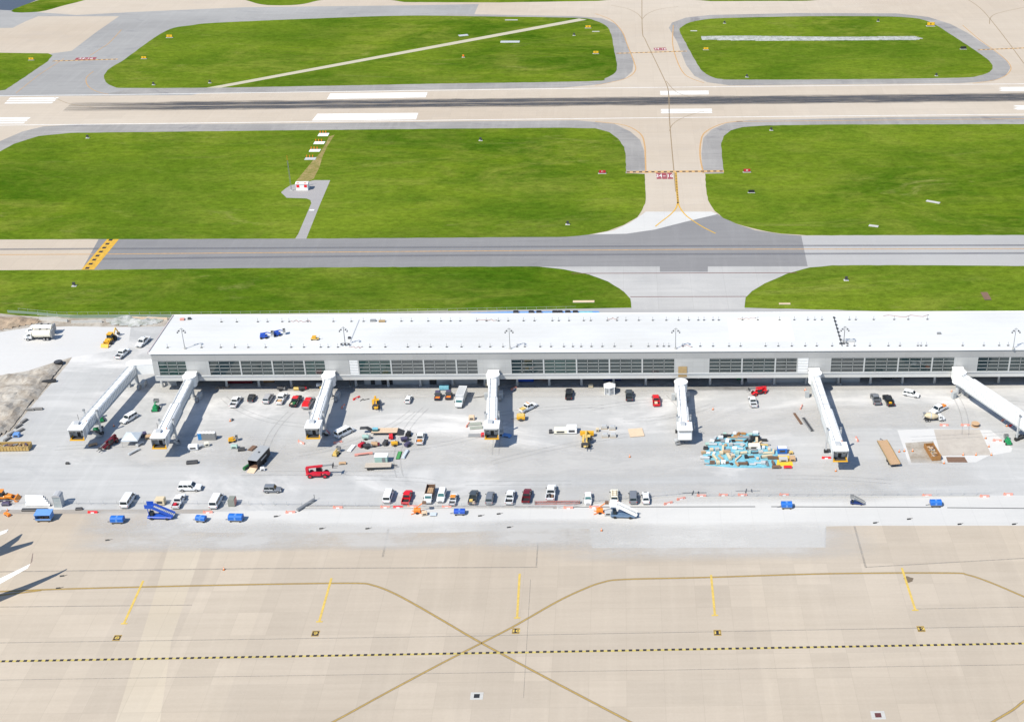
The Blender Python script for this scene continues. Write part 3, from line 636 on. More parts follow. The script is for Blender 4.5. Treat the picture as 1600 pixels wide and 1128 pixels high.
for a, b_, n_ in BANDS+[(XE-.1, XE-.1, 0)]:
    cuts = [c for c in LV if c[0] >= e-.2 and c[1] <= a+.2]
    s_ = e
    for c in cuts:
        if c[0]-s_ > .2: P('wall_panel', MB().b(s_, c[0]-.002, YF, YF+.25, Z2+.002, Z3), 'panel', B)
        s_ = c[1]
    if a-s_ > .2: P('wall_panel', MB().b(s_+.002, a-.002, YF, YF+.25, Z2+.002, Z3), 'panel', B)
    e = b_
for a, b_ in LV:
    o = P('louvre', MB().b(a+.05, b_-.05, YF+.05, YF+.25, Z2+.01, Z3-.02), 'lightgrey', B); mb = MB()
    for k in range(9): mb.b(a+.1, b_-.1, YF-.03, YF+.048, Z2+.2+k*.5, Z2+.42+k*.5)
    P('louvre_blades', mb, 'white', o)
GL = [M['facglass'], M['facglass'], S('facade_glass_grey', (.045, .055, .058), .08, var=.4, scale=.4, ior=1.8), S('facade_glass_green', (.022, .05, .048), .05, var=.5, scale=.3, ior=1.75)]
for a, b_, n_ in BANDS:
    pw = (b_-a)/n_; i = 0
    while i < n_:
        k = min(3, n_-i); x0 = a+i*pw; x1 = x0+k*pw
        o = P('window', MB().b(x0+.12, x1-.12, YF+.12, YF+.2, Z2+.03, Z3-.02), random.choice(GL), B); f = MB()
        f.b(x0, x0+.2, YF-.03, YF+.118, Z2+.01, Z3-.01); f.b(x1-.2, x1, YF-.03, YF+.118, Z2+.01, Z3-.01)
        for q in range(1, k): f.b(x0+q*pw-.035, x0+q*pw+.035, YF+.03, YF+.117, Z2+.02, Z3-.02)
        for q in range(k):
            for r in range(0, 5):
                zz = Z2+.03+(Z3-Z2-.2)*r/4; f.b(x0+q*pw+.17, x0+(q+1)*pw-.17, YF+.02, YF+.115, zz, zz+.07)
        P('window_frame', f, 'frame', o); i += k
for k in range(32):
    x = .6+k*9.05
    o = P('column', MB().cyl((x+.1, .1, .0), (x+.1, .1, Z1), .34, n=12), 'lightgrey', B)
    P('column_base', MB().cyl((x+.1, .1, .0), (x+.1, .1, .9), .42, n=12), 'conc', o)
for a, b_ in ((57.2, 89), (165, 197), (1.2, 4.5)): P('block_wall', MB().b(a, b_, .9, 1.2, 0, Z1), 'midgrey', B)
for x, w_, z0, z1 in ((62, 3.2, 0, 3), (72, 2.4, 1.6, 2.8), (75.5, 2, 0, 2.4), (83, 3, 1.6, 2.8), (175, 3.4, 1.6, 2.8), (186, 3.2, 1.6, 2.8), (59, 1.2, 0, 2.3)):
    P('door' if z0 == 0 else 'wall_vent', MB().b(x, x+w_, .82, .89, z0+.02, z1), 'black', B)
for u0, v0, u1, v1 in ((560.5, 500, 547, 534), (1302, 495, 1316, 541)):
    p = at(u0, v0, 12.95); q = at(u1, v1, 12.95); lp = lambda P_: ((P_-BO).x, (P_-BO).y+ (P_-BO).x*math.sin(-R(BANG)))
    a = lp(p); c = lp(q); P('expansion_joint', MB().bar((a[0], a[1], 12.99), (c[0], c[1], 12.99), .25, .12), 'darkwall' if u0 > 900 else 'lightgrey', B)
    if u0 > 900:
        for k in range(8):
            t = (k+.4)/8; x = a[0]+(c[0]-a[0])*t; y = a[1]+(c[1]-a[1])*t; P('joint_clamp', MB().b(x-.3, x+.3, y-.25, y+.25, 13.06, 13.3), 'dark', B)
# faint laps of the membrane
mb = MB()
for k in range(1, 9): mb.b(.5, XE-.2, YF-.7+k*2.55, YF-.66+k*2.55, 12.952, 12.965)
P('membrane_seam', mb, simple('seam', (.66, .66, .67), .8), B)
P('membrane_sheet', MB().b(160, 178, 1.5, 15.5, 12.953, 12.97), simple('warm_membrane', (.66, .645, .60), .8), B)

ROOFZ = 12.953
def onroof(u, v): return at(u, v, ROOFZ)
for u, v, l_, sx_, sy_, c_ in ((583, 502, 'bundle of dark fittings near the rear edge of the roof, left one', 1.6, .8, 'grey'), (597, 503, 'bundle of dark fittings near the rear edge of the roof, right one', 1.8, .7, 'ply'), (285, 500, 'low kerb box at the rear left corner of the roof', 1.2, .8, 'pink'), (296, 499, 'dark pipe flashing at the rear left corner of the roof', .8, .8, 'dark'), (1467, 522, 'small grey tool box alone on the right part of the roof', 1.1, .5, 'grey'), (546, 529, 'small dark coil beside the expansion joint of the roof', .7, .7, 'dark'), (1326, 533, 'low grey frame on the roof beside the right expansion joint', 3.6, 1.0, 'lightgrey')):
    t = T('roof_item', l_, 'roof item', onroof(u, v), random.uniform(-8, 8)); P('case', MB().b(-sx_/2, sx_/2, -sy_/2, sy_/2, .08, .5), c_, t); P('foot', MB().b(-sx_/2, sx_/2, -sy_/2, -sy_/2+.1, 0, .078).b(-sx_/2, sx_/2, sy_/2-.1, sy_/2, 0, .078), 'dark', t)
rr = random.Random(8)
for a_, b_2, v_ in ((455, 485, 502), (745, 775, 500), (950, 965, 498), (1152, 1180, 498), (1380, 1450, 494), (545, 565, 543), (1065, 1080, 541)):
    q0 = onroof(a_, v_); t = T('hose', 'thin red-brown hose snaking over the white roof, run starting %s' % {455: 'behind the blue lifts', 745: 'left of the central jet bridge mast', 950: 'right of the roof middle at the rear', 1152: 'behind the right middle of the roof', 1380: 'longest one, at the rear right', 545: 'at the front by the left expansion joint', 1065: 'at the front right of the upright mast'}[a_], 'hose', q0)
    t['label'] = t['label'].replace(' over the white roof, run starting', ' on the roof,').replace('the third', 'third')
    hb = MB(); pv = Vector((0, 0, .06)); ex = onroof(b_2, v_)-q0
    for k in range(1, 9):
        nx_ = ex*(k/8)+Vector((0, rr.uniform(-.7, .7), .06)); hb.bar(pv, nx_, .09); pv = nx_
    P('hose_run', hb, simple('hose_red', (.38, .20, .17), .6), t); P('coupling', MB().cyl(pv, pv+Vector((.3, 0, 0)), .12, n=6), 'dark', t)
# anchor posts along both roof edges
def post(u, v, lab, grp):
    t = T('roof_anchor_post', lab, 'roof post', onroof(u, v), 0, grp)
    P('post', MB().cyl((0, 0, .1), (0, 0, 1.15), .055, n=6), 'grey', t); P('post_base', MB().b(-.27, .27, -.22, .22, .0, .12), 'dark', t); return t
proto = post(415, 543, 'thin grey post in the front row of the white concourse roof', 'anchor posts along the front edge of the white roof')
F1 = [455, 475, 501, 513, 528, 578, 602, 637, 655, 673, 698, 721, 749, 766, 786, 808, 820, 844, 861, 881, 895, 908, 924, 941, 960, 986, 1013, 1027, 1037, 1045, 1067, 1094, 1114, 1139, 1157, 1196, 1216, 1237, 1258, 1276, 1300, 1324, 1335, 1359, 1388, 1406, 1434, 1439, 1447, 1504, 1537, 1561, 1575, 262, 315, 345, 367, 388]
for u in F1:
    c = copytree(proto); c.location = onroof(u, 543-(u-400)*.0025)
lab2 = 'thin grey post in the rear row of the white concourse roof'
R1 = [403, 418, 441, 452, 481, 521, 549, 568, 595, 627, 643, 669, 689, 704, 719, 745, 760, 779, 794, 818, 835, 863, 873, 889, 912, 923, 949, 964, 978, 998, 1020, 1041, 1060, 1076, 1091, 1100, 1114, 1123, 1160, 1184, 1218, 1241, 1262, 1273, 1284, 1327, 1337, 1365, 1397, 1419, 1449, 346, 370]
for u in R1:
    c = copytree(proto); c.location = onroof(u, 503-(u-400)*.0035); c['label'] = lab2; c['group'] = 'anchor posts along the rear edge of the white roof'
def mast(u, v, base, h, label, tall=False):
    t = T('light_mast', label, 'light mast', base)
    P('pole', MB().cyl((0, 0, 0), (0, 0, h), .15 if tall else .11, .07, 8), 'dark' if tall else 'grey', t)
    P('base_plate', MB().cyl((0, 0, 0), (0, 0, .35), .4, n=8), 'conc', t)
    P('cross_arm', MB().bar((-1.15, -.3, h-.8), (0, 0, h+.05), .09).bar((1.15, -.3, h-.8), (0, 0, h+.05), .09), 'grey', t)
    for x in (-1.05, -.6, .6, 1.05): P('floodlight', MB().b(x-.17, x+.17, -.6, -.28, h-1.2+.45*(abs(x) < 1), h-.95+.45*(abs(x) < 1)), 'dark', t)
    if tall:
        P('cross_arm', MB().bar((-1.2, 0, h-5), (1.2, 0, h-5), .14), 'grey', t)
        for x in (-1.0, 0, 1.0): P('floodlight', MB().b(x-.25, x+.25, -.5, .0, h-5.3, h-5), 'dark', t)
for u, l_ in ((289, 'grey roof light mast nearest the left end of the white roof'), (797, 'grey roof light mast above the central jet bridge with the red box beside it'), (1055.5, 'upright grey roof light mast above the bare plywood facade opening'), (1583, 'grey roof light mast at the right end of the roof')):
    mast(0, 0, onroof(u, 545), 6.3, l_)
mast(0, 0, at(547.5, 603.5), 18.6, 'tall dark floodlight mast rising from the apron beside the third jet bridge', True)
mast(0, 0, at(1313, 600.5), 18.2, 'tall dark floodlight mast standing on the apron beside the longest jet bridge', True)

# ---------------------------------------------------------------- jet bridges
def bridge(rot, cab, label, conn=None, zf=4.1, zc=3.9, split=.5, h=2.75, cabang=0, connect=True, cabkind=1, stairs='grey', wide=1.0):
    rot = Vector(rot[:2]); cab = Vector(cab[:2]); d = cab-rot; Ln = d.length; ang = math.degrees(math.atan2(d.y, d.x))
    t = T('jet_bridge', label, 'jet bridge', (rot.x, rot.y, 0), ang)
    # local +x runs towards the cab
    def tube(name, x0, x1, w_, z0, z1, hh):
        o = P(name, MB().loft([[(x, -w_/2, z), (x, -w_/2, z+hh-.25), (x, -w_/2+.25, z+hh), (x, w_/2-.25, z+hh), (x, w_/2, z+hh-.25), (x, w_/2, z)] for x, z in ((x0, z0), (x1, z1))]), 'bridgegrey' if name == 'skirt' else 'ribwhite', t)
        return o
    xe = Ln-2.6
    zs = lambda x: zf+(zc-zf)*x/Ln
    xm = Ln*split
    if split < .99:
        a = tube('tunnel_section', 1.2, xm+.6, 2.35*wide, zs(1.2)+.15, zs(xm)+.15, h-.3); b2 = tube('tunnel_section', xm, xe, 2.85*wide, zs(xm), zs(xe), h)
    else:
        a = b2 = tube('tunnel_section', 1.2, xe, 2.7, zs(1.2), zs(xe), h)
    for o, x0, x1, w_ in ((a, 1.4, (xm if split < .99 else xe), 2.35*wide if split < .99 else 2.7),)+(((b2, xm, xe, 2.85*wide),) if split < .99 else ()):
        rb = MB(); n_ = max(3, int((x1-x0)/.9))
        for k in range(n_+1):
            x = x0+.1+(x1-x0-.3)*k/n_; z = zs(x)+(.15 if w_ == 2.35*wide else 0); hh = h-.35 if w_ != 2.35*wide else h-.62
            for s_ in (-1, 1): rb.b(x-.06, x+.06, min(s_*w_/2, s_*(w_/2+.05)), max(s_*w_/2, s_*(w_/2+.05)), z+.15, z+hh-.1)
        P('wall_rib', rb, 'bridgegrey', o)
        P('base_beam', MB().bar((x0, -w_/2-.09, zs(x0)+.05), (x1-.1, -w_/2-.09, zs(x1)+.05), .16, .35).bar((x0, w_/2+.09, zs(x0)+.05), (x1-.1, w_/2+.09, zs(x1)+.05), .16, .35), 'bridgegrey', o)
    P('roof_conduit', MB().bar((1.5, -.75, zs(0)+h+.05), (xe, -.75, zs(Ln)+h+.08), .12).bar((xm, .85, zs(0)+h+.05), (xe, .85, zs(Ln)+h+.1), .1), 'lightgrey', t)
    sm = MB()
    for k in range(int(Ln/2.4)):
        x = 2.2+k*2.4
        if x < xe-.3: sm.b(x-.05, x+.05, -1.05*wide, 1.05*wide, zs(x)+h-.05, zs(x)+h+.04 if x > xm or split > .99 else zs(x)+h-.02+.0)
    P('roof_seam', sm, 'lightgrey', t)
    # rotunda
    P('rotunda', MB().cyl((0, 0, zf-.1), (0, 0, zf+h+.05), 1.75, n=16), 'ribwhite', t)
    P('rotunda_cap', MB().cyl((0, 0, zf+h+.05), (0, 0, zf+h+.25), 1.9, n=16), 'white', t)
    P('rotunda_column', MB().cyl((0, 0, 0), (0, 0, zf-.1), .55, n=12).cyl((0, 0, zf-.7), (0, 0, zf-.1), .6, 1.2, n=12), 'lightgrey', t)
    P('ground_unit', MB().b(-.9, 1.3, 1.3, 2.5, .1, 1.5), 'lightgrey', t); P('ground_unit', MB().b(.6, 1.6, -2.6, -1.5, .1, 1.9), 'bridgegrey', t); P('hose_reel', MB().cyl((2.6, 1.3, .9), (2.6, 2.1, .9), .7, n=12), 'grey', t)
    P('column_footing', MB().cyl((0, 0, 0), (0, 0, .3), 1.1, n=12), 'conc', t)
    if conn:
        c = Vector(conn[:2])-rot; q = Matrix.Rotation(-R(ang), 2) @ c; dd = q.normalized(); nn = Vector((-dd.y, dd.x))*1.45; s0 = dd*1.2
        pts = [s0+nn, q+nn, q-nn, s0-nn]; P('connector', MB().prism([tuple(p) for p in pts], zf-.1, zf+h+.12), 'ribwhite', t)
        P('connector_roof', MB().prism([tuple(p+(p-(s0+q)/2).normalized()*.12) for p in pts], zf+h+.122, zf+h+.3), 'white', t)
    # cab, turned to face the stands
    ca = P('cab', MB(Matrix.Rotation(R(cabang), 4, 'Z') if 0 else Matrix()).b(-1.9, 1.9, .2, 2.6, 0, 3.0), 'ribwhite', t)
    ca.scale = (.92, .92, .97); ca.location = (Ln, 0, zc-.15); ca.rotation_euler = (0, 0, -R(ang)+R(cabang))
    # cab local: -y faces the aircraft; open front with side screens
    P('cab_roof', MB().b(-2.15, 2.15, -1.75, 2.7, 3.0, 3.22), 'white', ca)
    P('side_screen', MB().b(-2.05, -1.92, -1.6, .2, .05, 2.95), 'lightgrey', ca); P('side_screen', MB().b(1.92, 2.05, -1.6, .2, .05, 2.95), 'lightgrey', ca)
    P('cab_front', MB().b(-1.85, -.45, -.1, .18, .2, 2.9), 'bridgegrey', ca); P('cab_front', MB().b(.55, 1.85, -.1, .18, .2, 2.9), 'bridgegrey', ca)
    P('cab_doorway', MB().b(-.44, .54, -.02, .19, .2, 2.9), 'black', ca)
    P('cab_window', MB().b(-1.5, -.8, -.13, -.102, 1.3, 2.4), 'glass', ca); P('cab_window', MB().b(.85, 1.5, -.13, -.102, 1.3, 2.4), 'glass', ca)
    P('cab_floor', MB().b(-2.0, 2.0, -1.7, .19, -.12, .05), 'dark', ca)
    if not cabkind: P('front_shutter', MB().b(-1.9, 1.9, -1.7, -1.5, .1, 2.98), 'white', ca)
    if cabkind: P('bumper', MB().b(-2.05, 2.05, -2.0, -1.705, -.15, .14), 'yellowm', ca)
    if cabkind: P('safety_stripe', MB().b(-1.85, -1.6, -1.6, -.2, .06, .5).b(1.6, 1.85, -1.6, -.2, .06, .5), 'paleyellow_' if 0 else 'yellowm', ca)
    P('roof_unit', MB().b(-1.2, .2, .6, 2.0, 3.225, 3.8), 'lightgrey', ca)
    P('canopy_bellows', MB().fr(-1.7, 1.7, 0, 3.0, -1.7, 1.7, 0, 3.1) if 0 else MB().b(-1.7, 1.7, -1.9, -1.5, 2.6, 2.99), 'grey', ca)
    # drive column
    xd = Ln*.78; zb = zs(xd)-.15
    for s_ in (-1, 1):
        lg = P('lift_column', MB().b(xd-.2, xd+.2, s_*1.75-.2, s_*1.75+.2, .9, zb+h+.5), 'lightgrey', t)
        P('motor_box', MB().b(xd-.25, xd+.25, s_*1.75-.25, s_*1.75+.25, zb+h+.505, zb+h+.9), 'grey', lg)
    P('cross_beam', MB().b(xd-.3, xd+.3, -1.54, 1.54, zb-.75, zb-.1), 'lightgrey', t)
    P('drive_frame', MB().b(xd-.35, xd+.35, -2.1, 2.1, .55, .89), 'dark', t)
    for s_ in (-1, 1): P('wheel', MB().cyl((xd, s_*1.75-.45, .5), (xd, s_*1.75+.45, .5), .5, n=12), 'tyre', t)
    # service stair on the right hand side of the cab
    st = MB()
    for k in range(12): st.b(Ln-6.2+k*.33, Ln-5.9+k*.33, 1.75, 2.65, .2+k*.31, .27+k*.31)
    s2 = P('service_stair', st, 'lightgrey', t); P('stringer', MB().bar((Ln-6.3, 1.72, .1), (Ln-2.3, 1.72, 3.9), .08, .25).bar((Ln-6.3, 2.68, .1), (Ln-2.3, 2.68, 3.9), .08, .25), stairs, s2)
    P('handrail', MB().bar((Ln-6.3, 2.68, 1.1), (Ln-2.3, 2.68, 4.9), .06).bar((Ln-2.3, 2.68, 3.9), (Ln-2.3, 2.68, 4.9), .06).bar((Ln-6.3, 2.68, .1), (Ln-6.3, 2.68, 1.1), .06).b(Ln-2.3, Ln-1.0, 1.75, 2.7, 3.8, 3.9), 'grey', s2)
    P('air_unit', MB().b(Ln-9.3, Ln-7.4, -.9, .9, zs(Ln-8)-1.15, zs(Ln-8)-.2), 'lightgrey', t)
    P('camera_pole', MB().cyl((Ln-3.5, -1.3, zs(Ln)+h), (Ln-3.5, -1.3, zs(Ln)+h+1.6), .05, n=6), 'dark', t)
    P('warning_beacon', MB().cyl((Ln-3, 1.0, zs(Ln)+h), (Ln-3, 1.0, zs(Ln)+h+.3), .12, n=8), 'orangem', t)
    return t
yf = lambda x: 327.6-3.5-(x+130.2)*math.tan(R(.367))
bridge((-137.0, 329.2), (-140.6, 295.4), 'long white jet bridge at the far left, joined to the corner of the concourse', conn=(-129.4, 329.8), split=.97, zf=4.2)
bridge((-119.3, 321.6), (-118.3, 291.0), 'second jet bridge from the left with a narrow upper and a wide lower tunnel', conn=(-119.3, yf(-119)-.05), split=.48)
bridge((-81.2, 321.2), (-80.2, 295.2), 'third jet bridge from the left with a dark red service stair at its cab', conn=(-81.2, yf(-81)-.05), split=.42, stairs='redm')
bridge((-36.1, 320.9), (-34.2, 294.2), 'straight jet bridge in the middle with its red box beside the cab', conn=(-36.1, yf(-36)-.05), split=.45)
bridge((15.6, 319.5), (15.6, 295.6), 'low parked jet bridge not yet joined to the plywood facade opening', split=.55, zf=2.2, zc=2.0, h=2.7, cabkind=0)
bridge((52.6, 320.4), (53.9, 282.0), 'longest white jet bridge, right of the blue tarp of materials', conn=(52.6, yf(52)-.05), split=.5)
bridge((92.4, 319.8), (107.5, 289.5), 'jet bridge at the right edge running diagonally out of the frame', conn=(92.4, yf(92)-.05), split=.14, cabang=25, wide=1.1, h=3.0)
# plywood over the opening without bridge
o = tag(P('plywood_sheet', MB(Matrix.Translation(BL(146.6, YF-.06)) @ Matrix.Rotation(R(BANG), 4, 'Z')).b(-1.2, 1.2, -.12, -.02, 4.4, 7.7), 'ply'), 'brown plywood sheet closing a doorway high in the grey facade', 'plywood')
# ================================================================ VEHICLES
def sec(x, w, z0, z1, c=.12):
    return [(x, -w*.9, z0), (x, -w, z0+c*1.6), (x, -w, z1-c), (x, -w+c, z1), (x, w-c, z1), (x, w, z1-c), (x, w, z0+c*1.6), (x, w*.9, z0)]
def wheels(t, xs, y, r=.38, w_=.26, rim='rim'):
    for x in xs:
        for s_ in (-1, 1):
            o = P('wheel', MB().cyl((x, s_*(y-w_), r), (x, s_*y, r), r, n=12), 'tyre', t)
            P('rim', MB().cyl((x, s_*y, r), (x, s_*(y+.015), r), r*.6, n=10), rim, o)
SPEC = dict(sedan=(4.75, 1.84, .98, 1.46, (-1.75, 1.05), (-1.15, .35)), suv=(5.0, 1.96, 1.12, 1.82, (-2.38, 1.15), (-2.15, .5)),
            van=(5.9, 2.06, 1.2, 2.15, (-2.85, 2.0), (-2.78, 1.35)), pickup=(5.8, 2.0, 1.12, 1.9, (-.95, 1.35), (-.8, .72)), jeep=(4.3, 1.85, 1.1, 1.85, (-1.95, .85), (-1.85, .45)),
            cart=(3.0, 1.5, .9, 1.85, (-.2, 1.0), (-.1, .9)), hatch=(4.3, 1.8, 1.0, 1.52, (-1.95, 1.0), (-1.5, .35)))
NAMES = dict(sedan='car', suv='suv', van='van', pickup='pickup_truck', jeep='jeep', cart='utility_cart', hatch='car')
def vehicle(kind, u, v, ang, col, label, roofcol=None, glass='glass', bed='black', z=0.0, extra=None, cat=None, scale=1.0, pos=None, group=None, bedcap=None, name=None):
    L, W_, belt, H, cb, ct = SPEC[kind]; p = pos if pos is not None else at(u, v, .9)
    t = T(name or NAMES[kind], label, cat or {'suv': 'SUV', 'van': 'van', 'pickup': 'pickup truck', 'jeep': 'jeep', 'cart': 'utility cart'}.get(kind, 'car'), (p.x, p.y, z), ang, group)
    t.scale = (scale,)*3; w = W_/2; hl = L/2; m = 'car'+col if 'car'+col in M else col
    op = kind in ('pickup', 'cart')
    xb = (cb[0]-.05) if op else -hl
    hood = belt-.04
    st = [] if op else [sec(-hl, w*.9, .42, belt-.12, .1), sec(-hl+.15, w*.97, .34, belt, .12)]
    if op: st = [sec(xb, w*.98, .34, belt, .1)]
    st += [sec(0, w, .30, belt, .12), sec(cb[1]-.1, w, .30, belt, .12), sec(cb[1]+.05, w, .30, hood, .14)]
    if kind != 'van' and kind != 'cart': st += [sec(hl-.45, w*.97, .32, hood-.12, .16), sec(hl-.08, w*.9, .38, hood-.24, .16), sec(hl, w*.8, .45, hood-.38, .1)]
    elif kind == 'van': st += [sec(hl-.3, w*.97, .32, hood-.15, .16), sec(hl, w*.88, .4, hood-.45, .14)]
    else: st += [sec(hl, w*.95, .32, .8, .1)]
    P('body', MB().loft(st), m, t)
    # greenhouse
    ww = w*.93; wt = w*.78 if kind != 'van' else w*.86
    rm = roofcol or m
    cab = P('cabin', MB().fr(cb[0], cb[1], ww, belt-.02, ct[0], ct[1], wt, H-.06), m, t)
    P('roof_panel', MB().loft([[(ct[0]-.02, -wt*.99, H-.058), (ct[0]-.02, wt*.99, H-.058), (ct[1]+.02, wt*.99, H-.058), (ct[1]+.02, -wt*.99, H-.058)], [(ct[0]+.1, -wt*.88, H), (ct[0]+.1, wt*.88, H), (ct[1]-.12, wt*.88, H), (ct[1]-.12, -wt*.88, H)]]), rm, t)
    def pane(name, q, out, g_):
        c = sum((Vector(a) for a in q), Vector())/4; q2 = [Vector(a)*.0+c+(Vector(a)-c)*.88 for a in q]; o_ = Vector(out)*.02
        P(name, MB().hexa([tuple(a+o_*.1) for a in q2]+[tuple(a+o_) for a in q2]), g_, cab)
    zb, zt = belt+.0, H-.08
    pane('windscreen', [(cb[1], -ww, zb), (cb[1], ww, zb), (ct[1], wt, zt), (ct[1], -wt, zt)], (1, 0, .6), glass)
    if kind != 'cart': pane('rear_window', [(cb[0], ww, zb), (cb[0], -ww, zb), (ct[0], -wt, zt), (ct[0], wt, zt)], (-1, 0, .3), 'glass')
    n_ = {'sedan': 2, 'suv': 3, 'van': 3, 'pickup': 2, 'jeep': 2, 'cart': 1, 'hatch': 2}[kind]
    for s_ in (-1, 1):
        for k in range(n_):
            a = k/n_; b_ = (k+1)/n_; X = lambda q, c_: c_[0]+(c_[1]-c_[0])*q
            pane('side_window', [(X(a, cb), s_*ww, zb), (X(b_, cb), s_*ww, zb), (X(b_, ct), s_*wt, zt), (X(a, ct), s_*wt, zt)], (0, s_, .3), 'glass')
    if op:
        x0 = -hl; bd = P('cargo_bed', MB().b(x0, xb-.02, -w+.08, w-.08, .55, .68), bed, t)
        P('bed_side', MB().b(x0+.06, xb-.02, -w+.01, -w+.13, .5, belt-.02), m, t); P('bed_side', MB().b(x0+.06, xb-.02, w-.13, w-.01, .5, belt-.02), m, t)
        P('tailgate', MB().b(x0, x0+.1, -w+.03, w-.03, .45, belt-.03), m, t)
        if bedcap: P('bed_cover', MB().fr(x0+.05, xb-.03, w*.93, belt-.01, x0+.2, xb-.03, w*.8, H-.1), bedcap, t)
    else:
        P('rear_bumper', MB().b(-hl-.08, -hl+.02, -w*.85, w*.85, .38, .6), 'grey', t)
    P('front_bumper', MB().b(hl-.1, hl+.07, -w*.82, w*.82, .36, .56), 'grey' if kind != 'sedan' else m, t)
    P('grille', MB().b(hl-.12, hl+.015, -w*.45, w*.45, .58, .76), 'black', t)
    for s_ in (-1, 1):
        P('headlight', MB().b(hl-.2, hl+.01, s_*w*.68-.16, s_*w*.68+.16, .6, .78), 'lamp', t)
        P('tail_light', MB().b(-hl-.02, -hl+.06, s_*w*.82-.09, s_*w*.82+.09, .72, .98), 'tail', t)
        P('mirror', MB().b(cb[1]-.55, cb[1]-.35, s_*(w+.02) if s_ > 0 else -w-.2, w+.2 if s_ > 0 else -(w+.02), belt-.02, belt+.16), 'black', t)
    wheels(t, (hl*.62, -hl*.6), w+.01, .38 if kind != 'pickup' else .4)
    if extra == 'ladder': P('roof_rack', MB().bar((-1.9, -.45, H+.14), (.3, -.45, H+.14), .07).bar((-1.9, .4, H+.14), (.3, .4, H+.14), .07).bar((-1.7, -.7, H+.08), (-1.7, .7, H+.08), .06).bar((-.1, -.7, H+.08), (-.1, .7, H+.08), .06).bar((-.9, -.7, H+.08), (-.9, .7, H+.08), .06), 'ply', t)
    if extra == 'bar': P('light_bar', MB().b(-.1, .15, -.6, .6, H+.01, H+.14), 'orangem', t)
    return t
def incar(t, x, y, z):
    a = t.rotation_euler[2]; return Vector((t.location.x+x*math.cos(a)-y*math.sin(a), t.location.y+x*math.sin(a)+y*math.cos(a), z))
def load(t, items, label, name='load', cat='load', x0=-1.95, z0=.69):
    r = T(name, label, cat, incar(t, x0, 0, z0), math.degrees(t.rotation_euler[2]))
    for k, (x, y, sx, sy, sz, mt) in enumerate(items): P('box' if sz > .25 else 'board', MB().b(x-sx/2, x+sx/2, y-sy/2, y+sy/2, .003, sz), mt, r)
    return r
V = vehicle
# row behind the lower fence, left to right
V('van', 200, 780, 88, 'white', 'white windowed van parked alone above the fence, left of the tan tank')
V('suv', 297, 760, 0, 'white', 'white long SUV standing broadside, nose to the right, at the lower left', scale=1.12)
t = V('pickup', 279, 781, 88, 'white', 'white pickup with dark bed and red tools, beside the tan tank')
load(t, [(0, .2, 1.0, .7, .45, 'redm'), (-.5, -.4, .6, .5, .3, 'carmaroon')], 'red tool boxes in the bed of the white pickup beside the tan tank')
V('van', 338, 781, 88, 'white', 'white van with dark rear windows, left of the small green generator')
V('jeep', 426, 763, 0, 'cargrey', 'dark grey jeep with a pale side, standing alone on the open apron', roofcol='cargrey')
V('van', 607, 773, 88, 'white', 'white van at the left end of the central parking row', scale=.95)
V('pickup', 636, 775, 88, 'red', 'bright red pickup, second in the central parking row')
t = V('suv', 690, 773, -92, 'white', 'white SUV with tinted windscreen right of the dump truck', glass='tealglass')
V('pickup', 708, 778, 88, 'white', 'short white truck with an orange cab in the parking row', roofcol='carorange', scale=.82).children[0]
t = V('pickup', 739.5, 775, 88, 'dark', 'charcoal pickup with yellow bags in its bed')
load(t, [(0, .3, .9, .8, .42, 'paleyel'), (-.7, -.4, .7, .5, .32, 'palewood')], 'yellow bags lying in the bed of the charcoal pickup')
V('suv', 765.5, 776, 88, 'grey', 'grey SUV between the charcoal pickup and a white pickup')
V('pickup', 797, 775, 87, 'white', 'white pickup with an empty black bed, left of the maroon pickup')
V('pickup', 823, 773, 87, 'maroon', 'maroon pickup in the parking row')
t = V('pickup', 861, 768, 88, 'white', 'large white work pickup parked behind the red guardrail', scale=1.12)
load(t, [(.2, .3, 1.5, .5, .5, 'dark'), (-.2, -.45, 1.2, .5, .42, 'brown'), (-.9, .3, .4, .4, .6, 'grey')], 'dark tools and hoses in the bed of the large white work pickup')
V('sedan', 919, 777, -90, 'white', 'white car with a green-tinted windscreen, alone beside the orange floodlight trailer', glass='tealglass')
V('suv', 960, 773, 90, 'cream', 'cream SUV with a ladder rack on its roof', extra='ladder', scale=1.05)
V('suv', 989.5, 775, 90, 'grey', 'grey SUV between the cream SUV and the last white car', scale=1.04)
V('sedan', 1009, 776, 91, 'white', 'white car at the right end of the central parking row')
# row in front of the concourse
V('pickup', 368, 626, 85, 'white', 'white pickup with an open black bed, first in the row before the third jet bridge', scale=.97)
V('jeep', 393, 620, 90, 'black', 'small black jeep between two pale cars before the concourse', scale=.88)
V('suv', 419, 621, 85, 'silver', 'silver SUV before the concourse columns', scale=.98)
t = V('pickup', 440, 621, 84, 'white', 'white pickup carrying lumber before the concourse')
load(t, [(0, 0, 1.6, 1.1, .3, 'wood')], 'stack of brown lumber in the bed of a white pickup', name='lumber_load')
t = V('pickup', 462, 625, 84, 'black', 'black pickup with a red roof beside the red covered truck', roofcol='carred')
load(t, [(0, 0, 1.4, 1.0, .4, 'darkgreen'), (-.5, .3, .5, .5, .6, 'tanbox')], 'mixed green and tan gear in the bed of the red-roofed pickup')
V('pickup', 482, 628, 84, 'silver', 'truck with a bright red cap and silver rear, next to the third jet bridge', roofcol='carred', bedcap='carred', scale=1.05)
V('hatch', 638, 622, 88, 'white', 'small white car parked alone right of the yellow bulldozer', scale=.9)
for u, v, l_ in ((684, 618, 'left of the two dark utility carts with orange beds'), (701, 617, 'right of the two dark utility carts with orange beds, next to the box truck')):
    t = V('cart', u, v, 90, 'dark', l_, bed='orangem', roofcol='purple', scale=1.12)
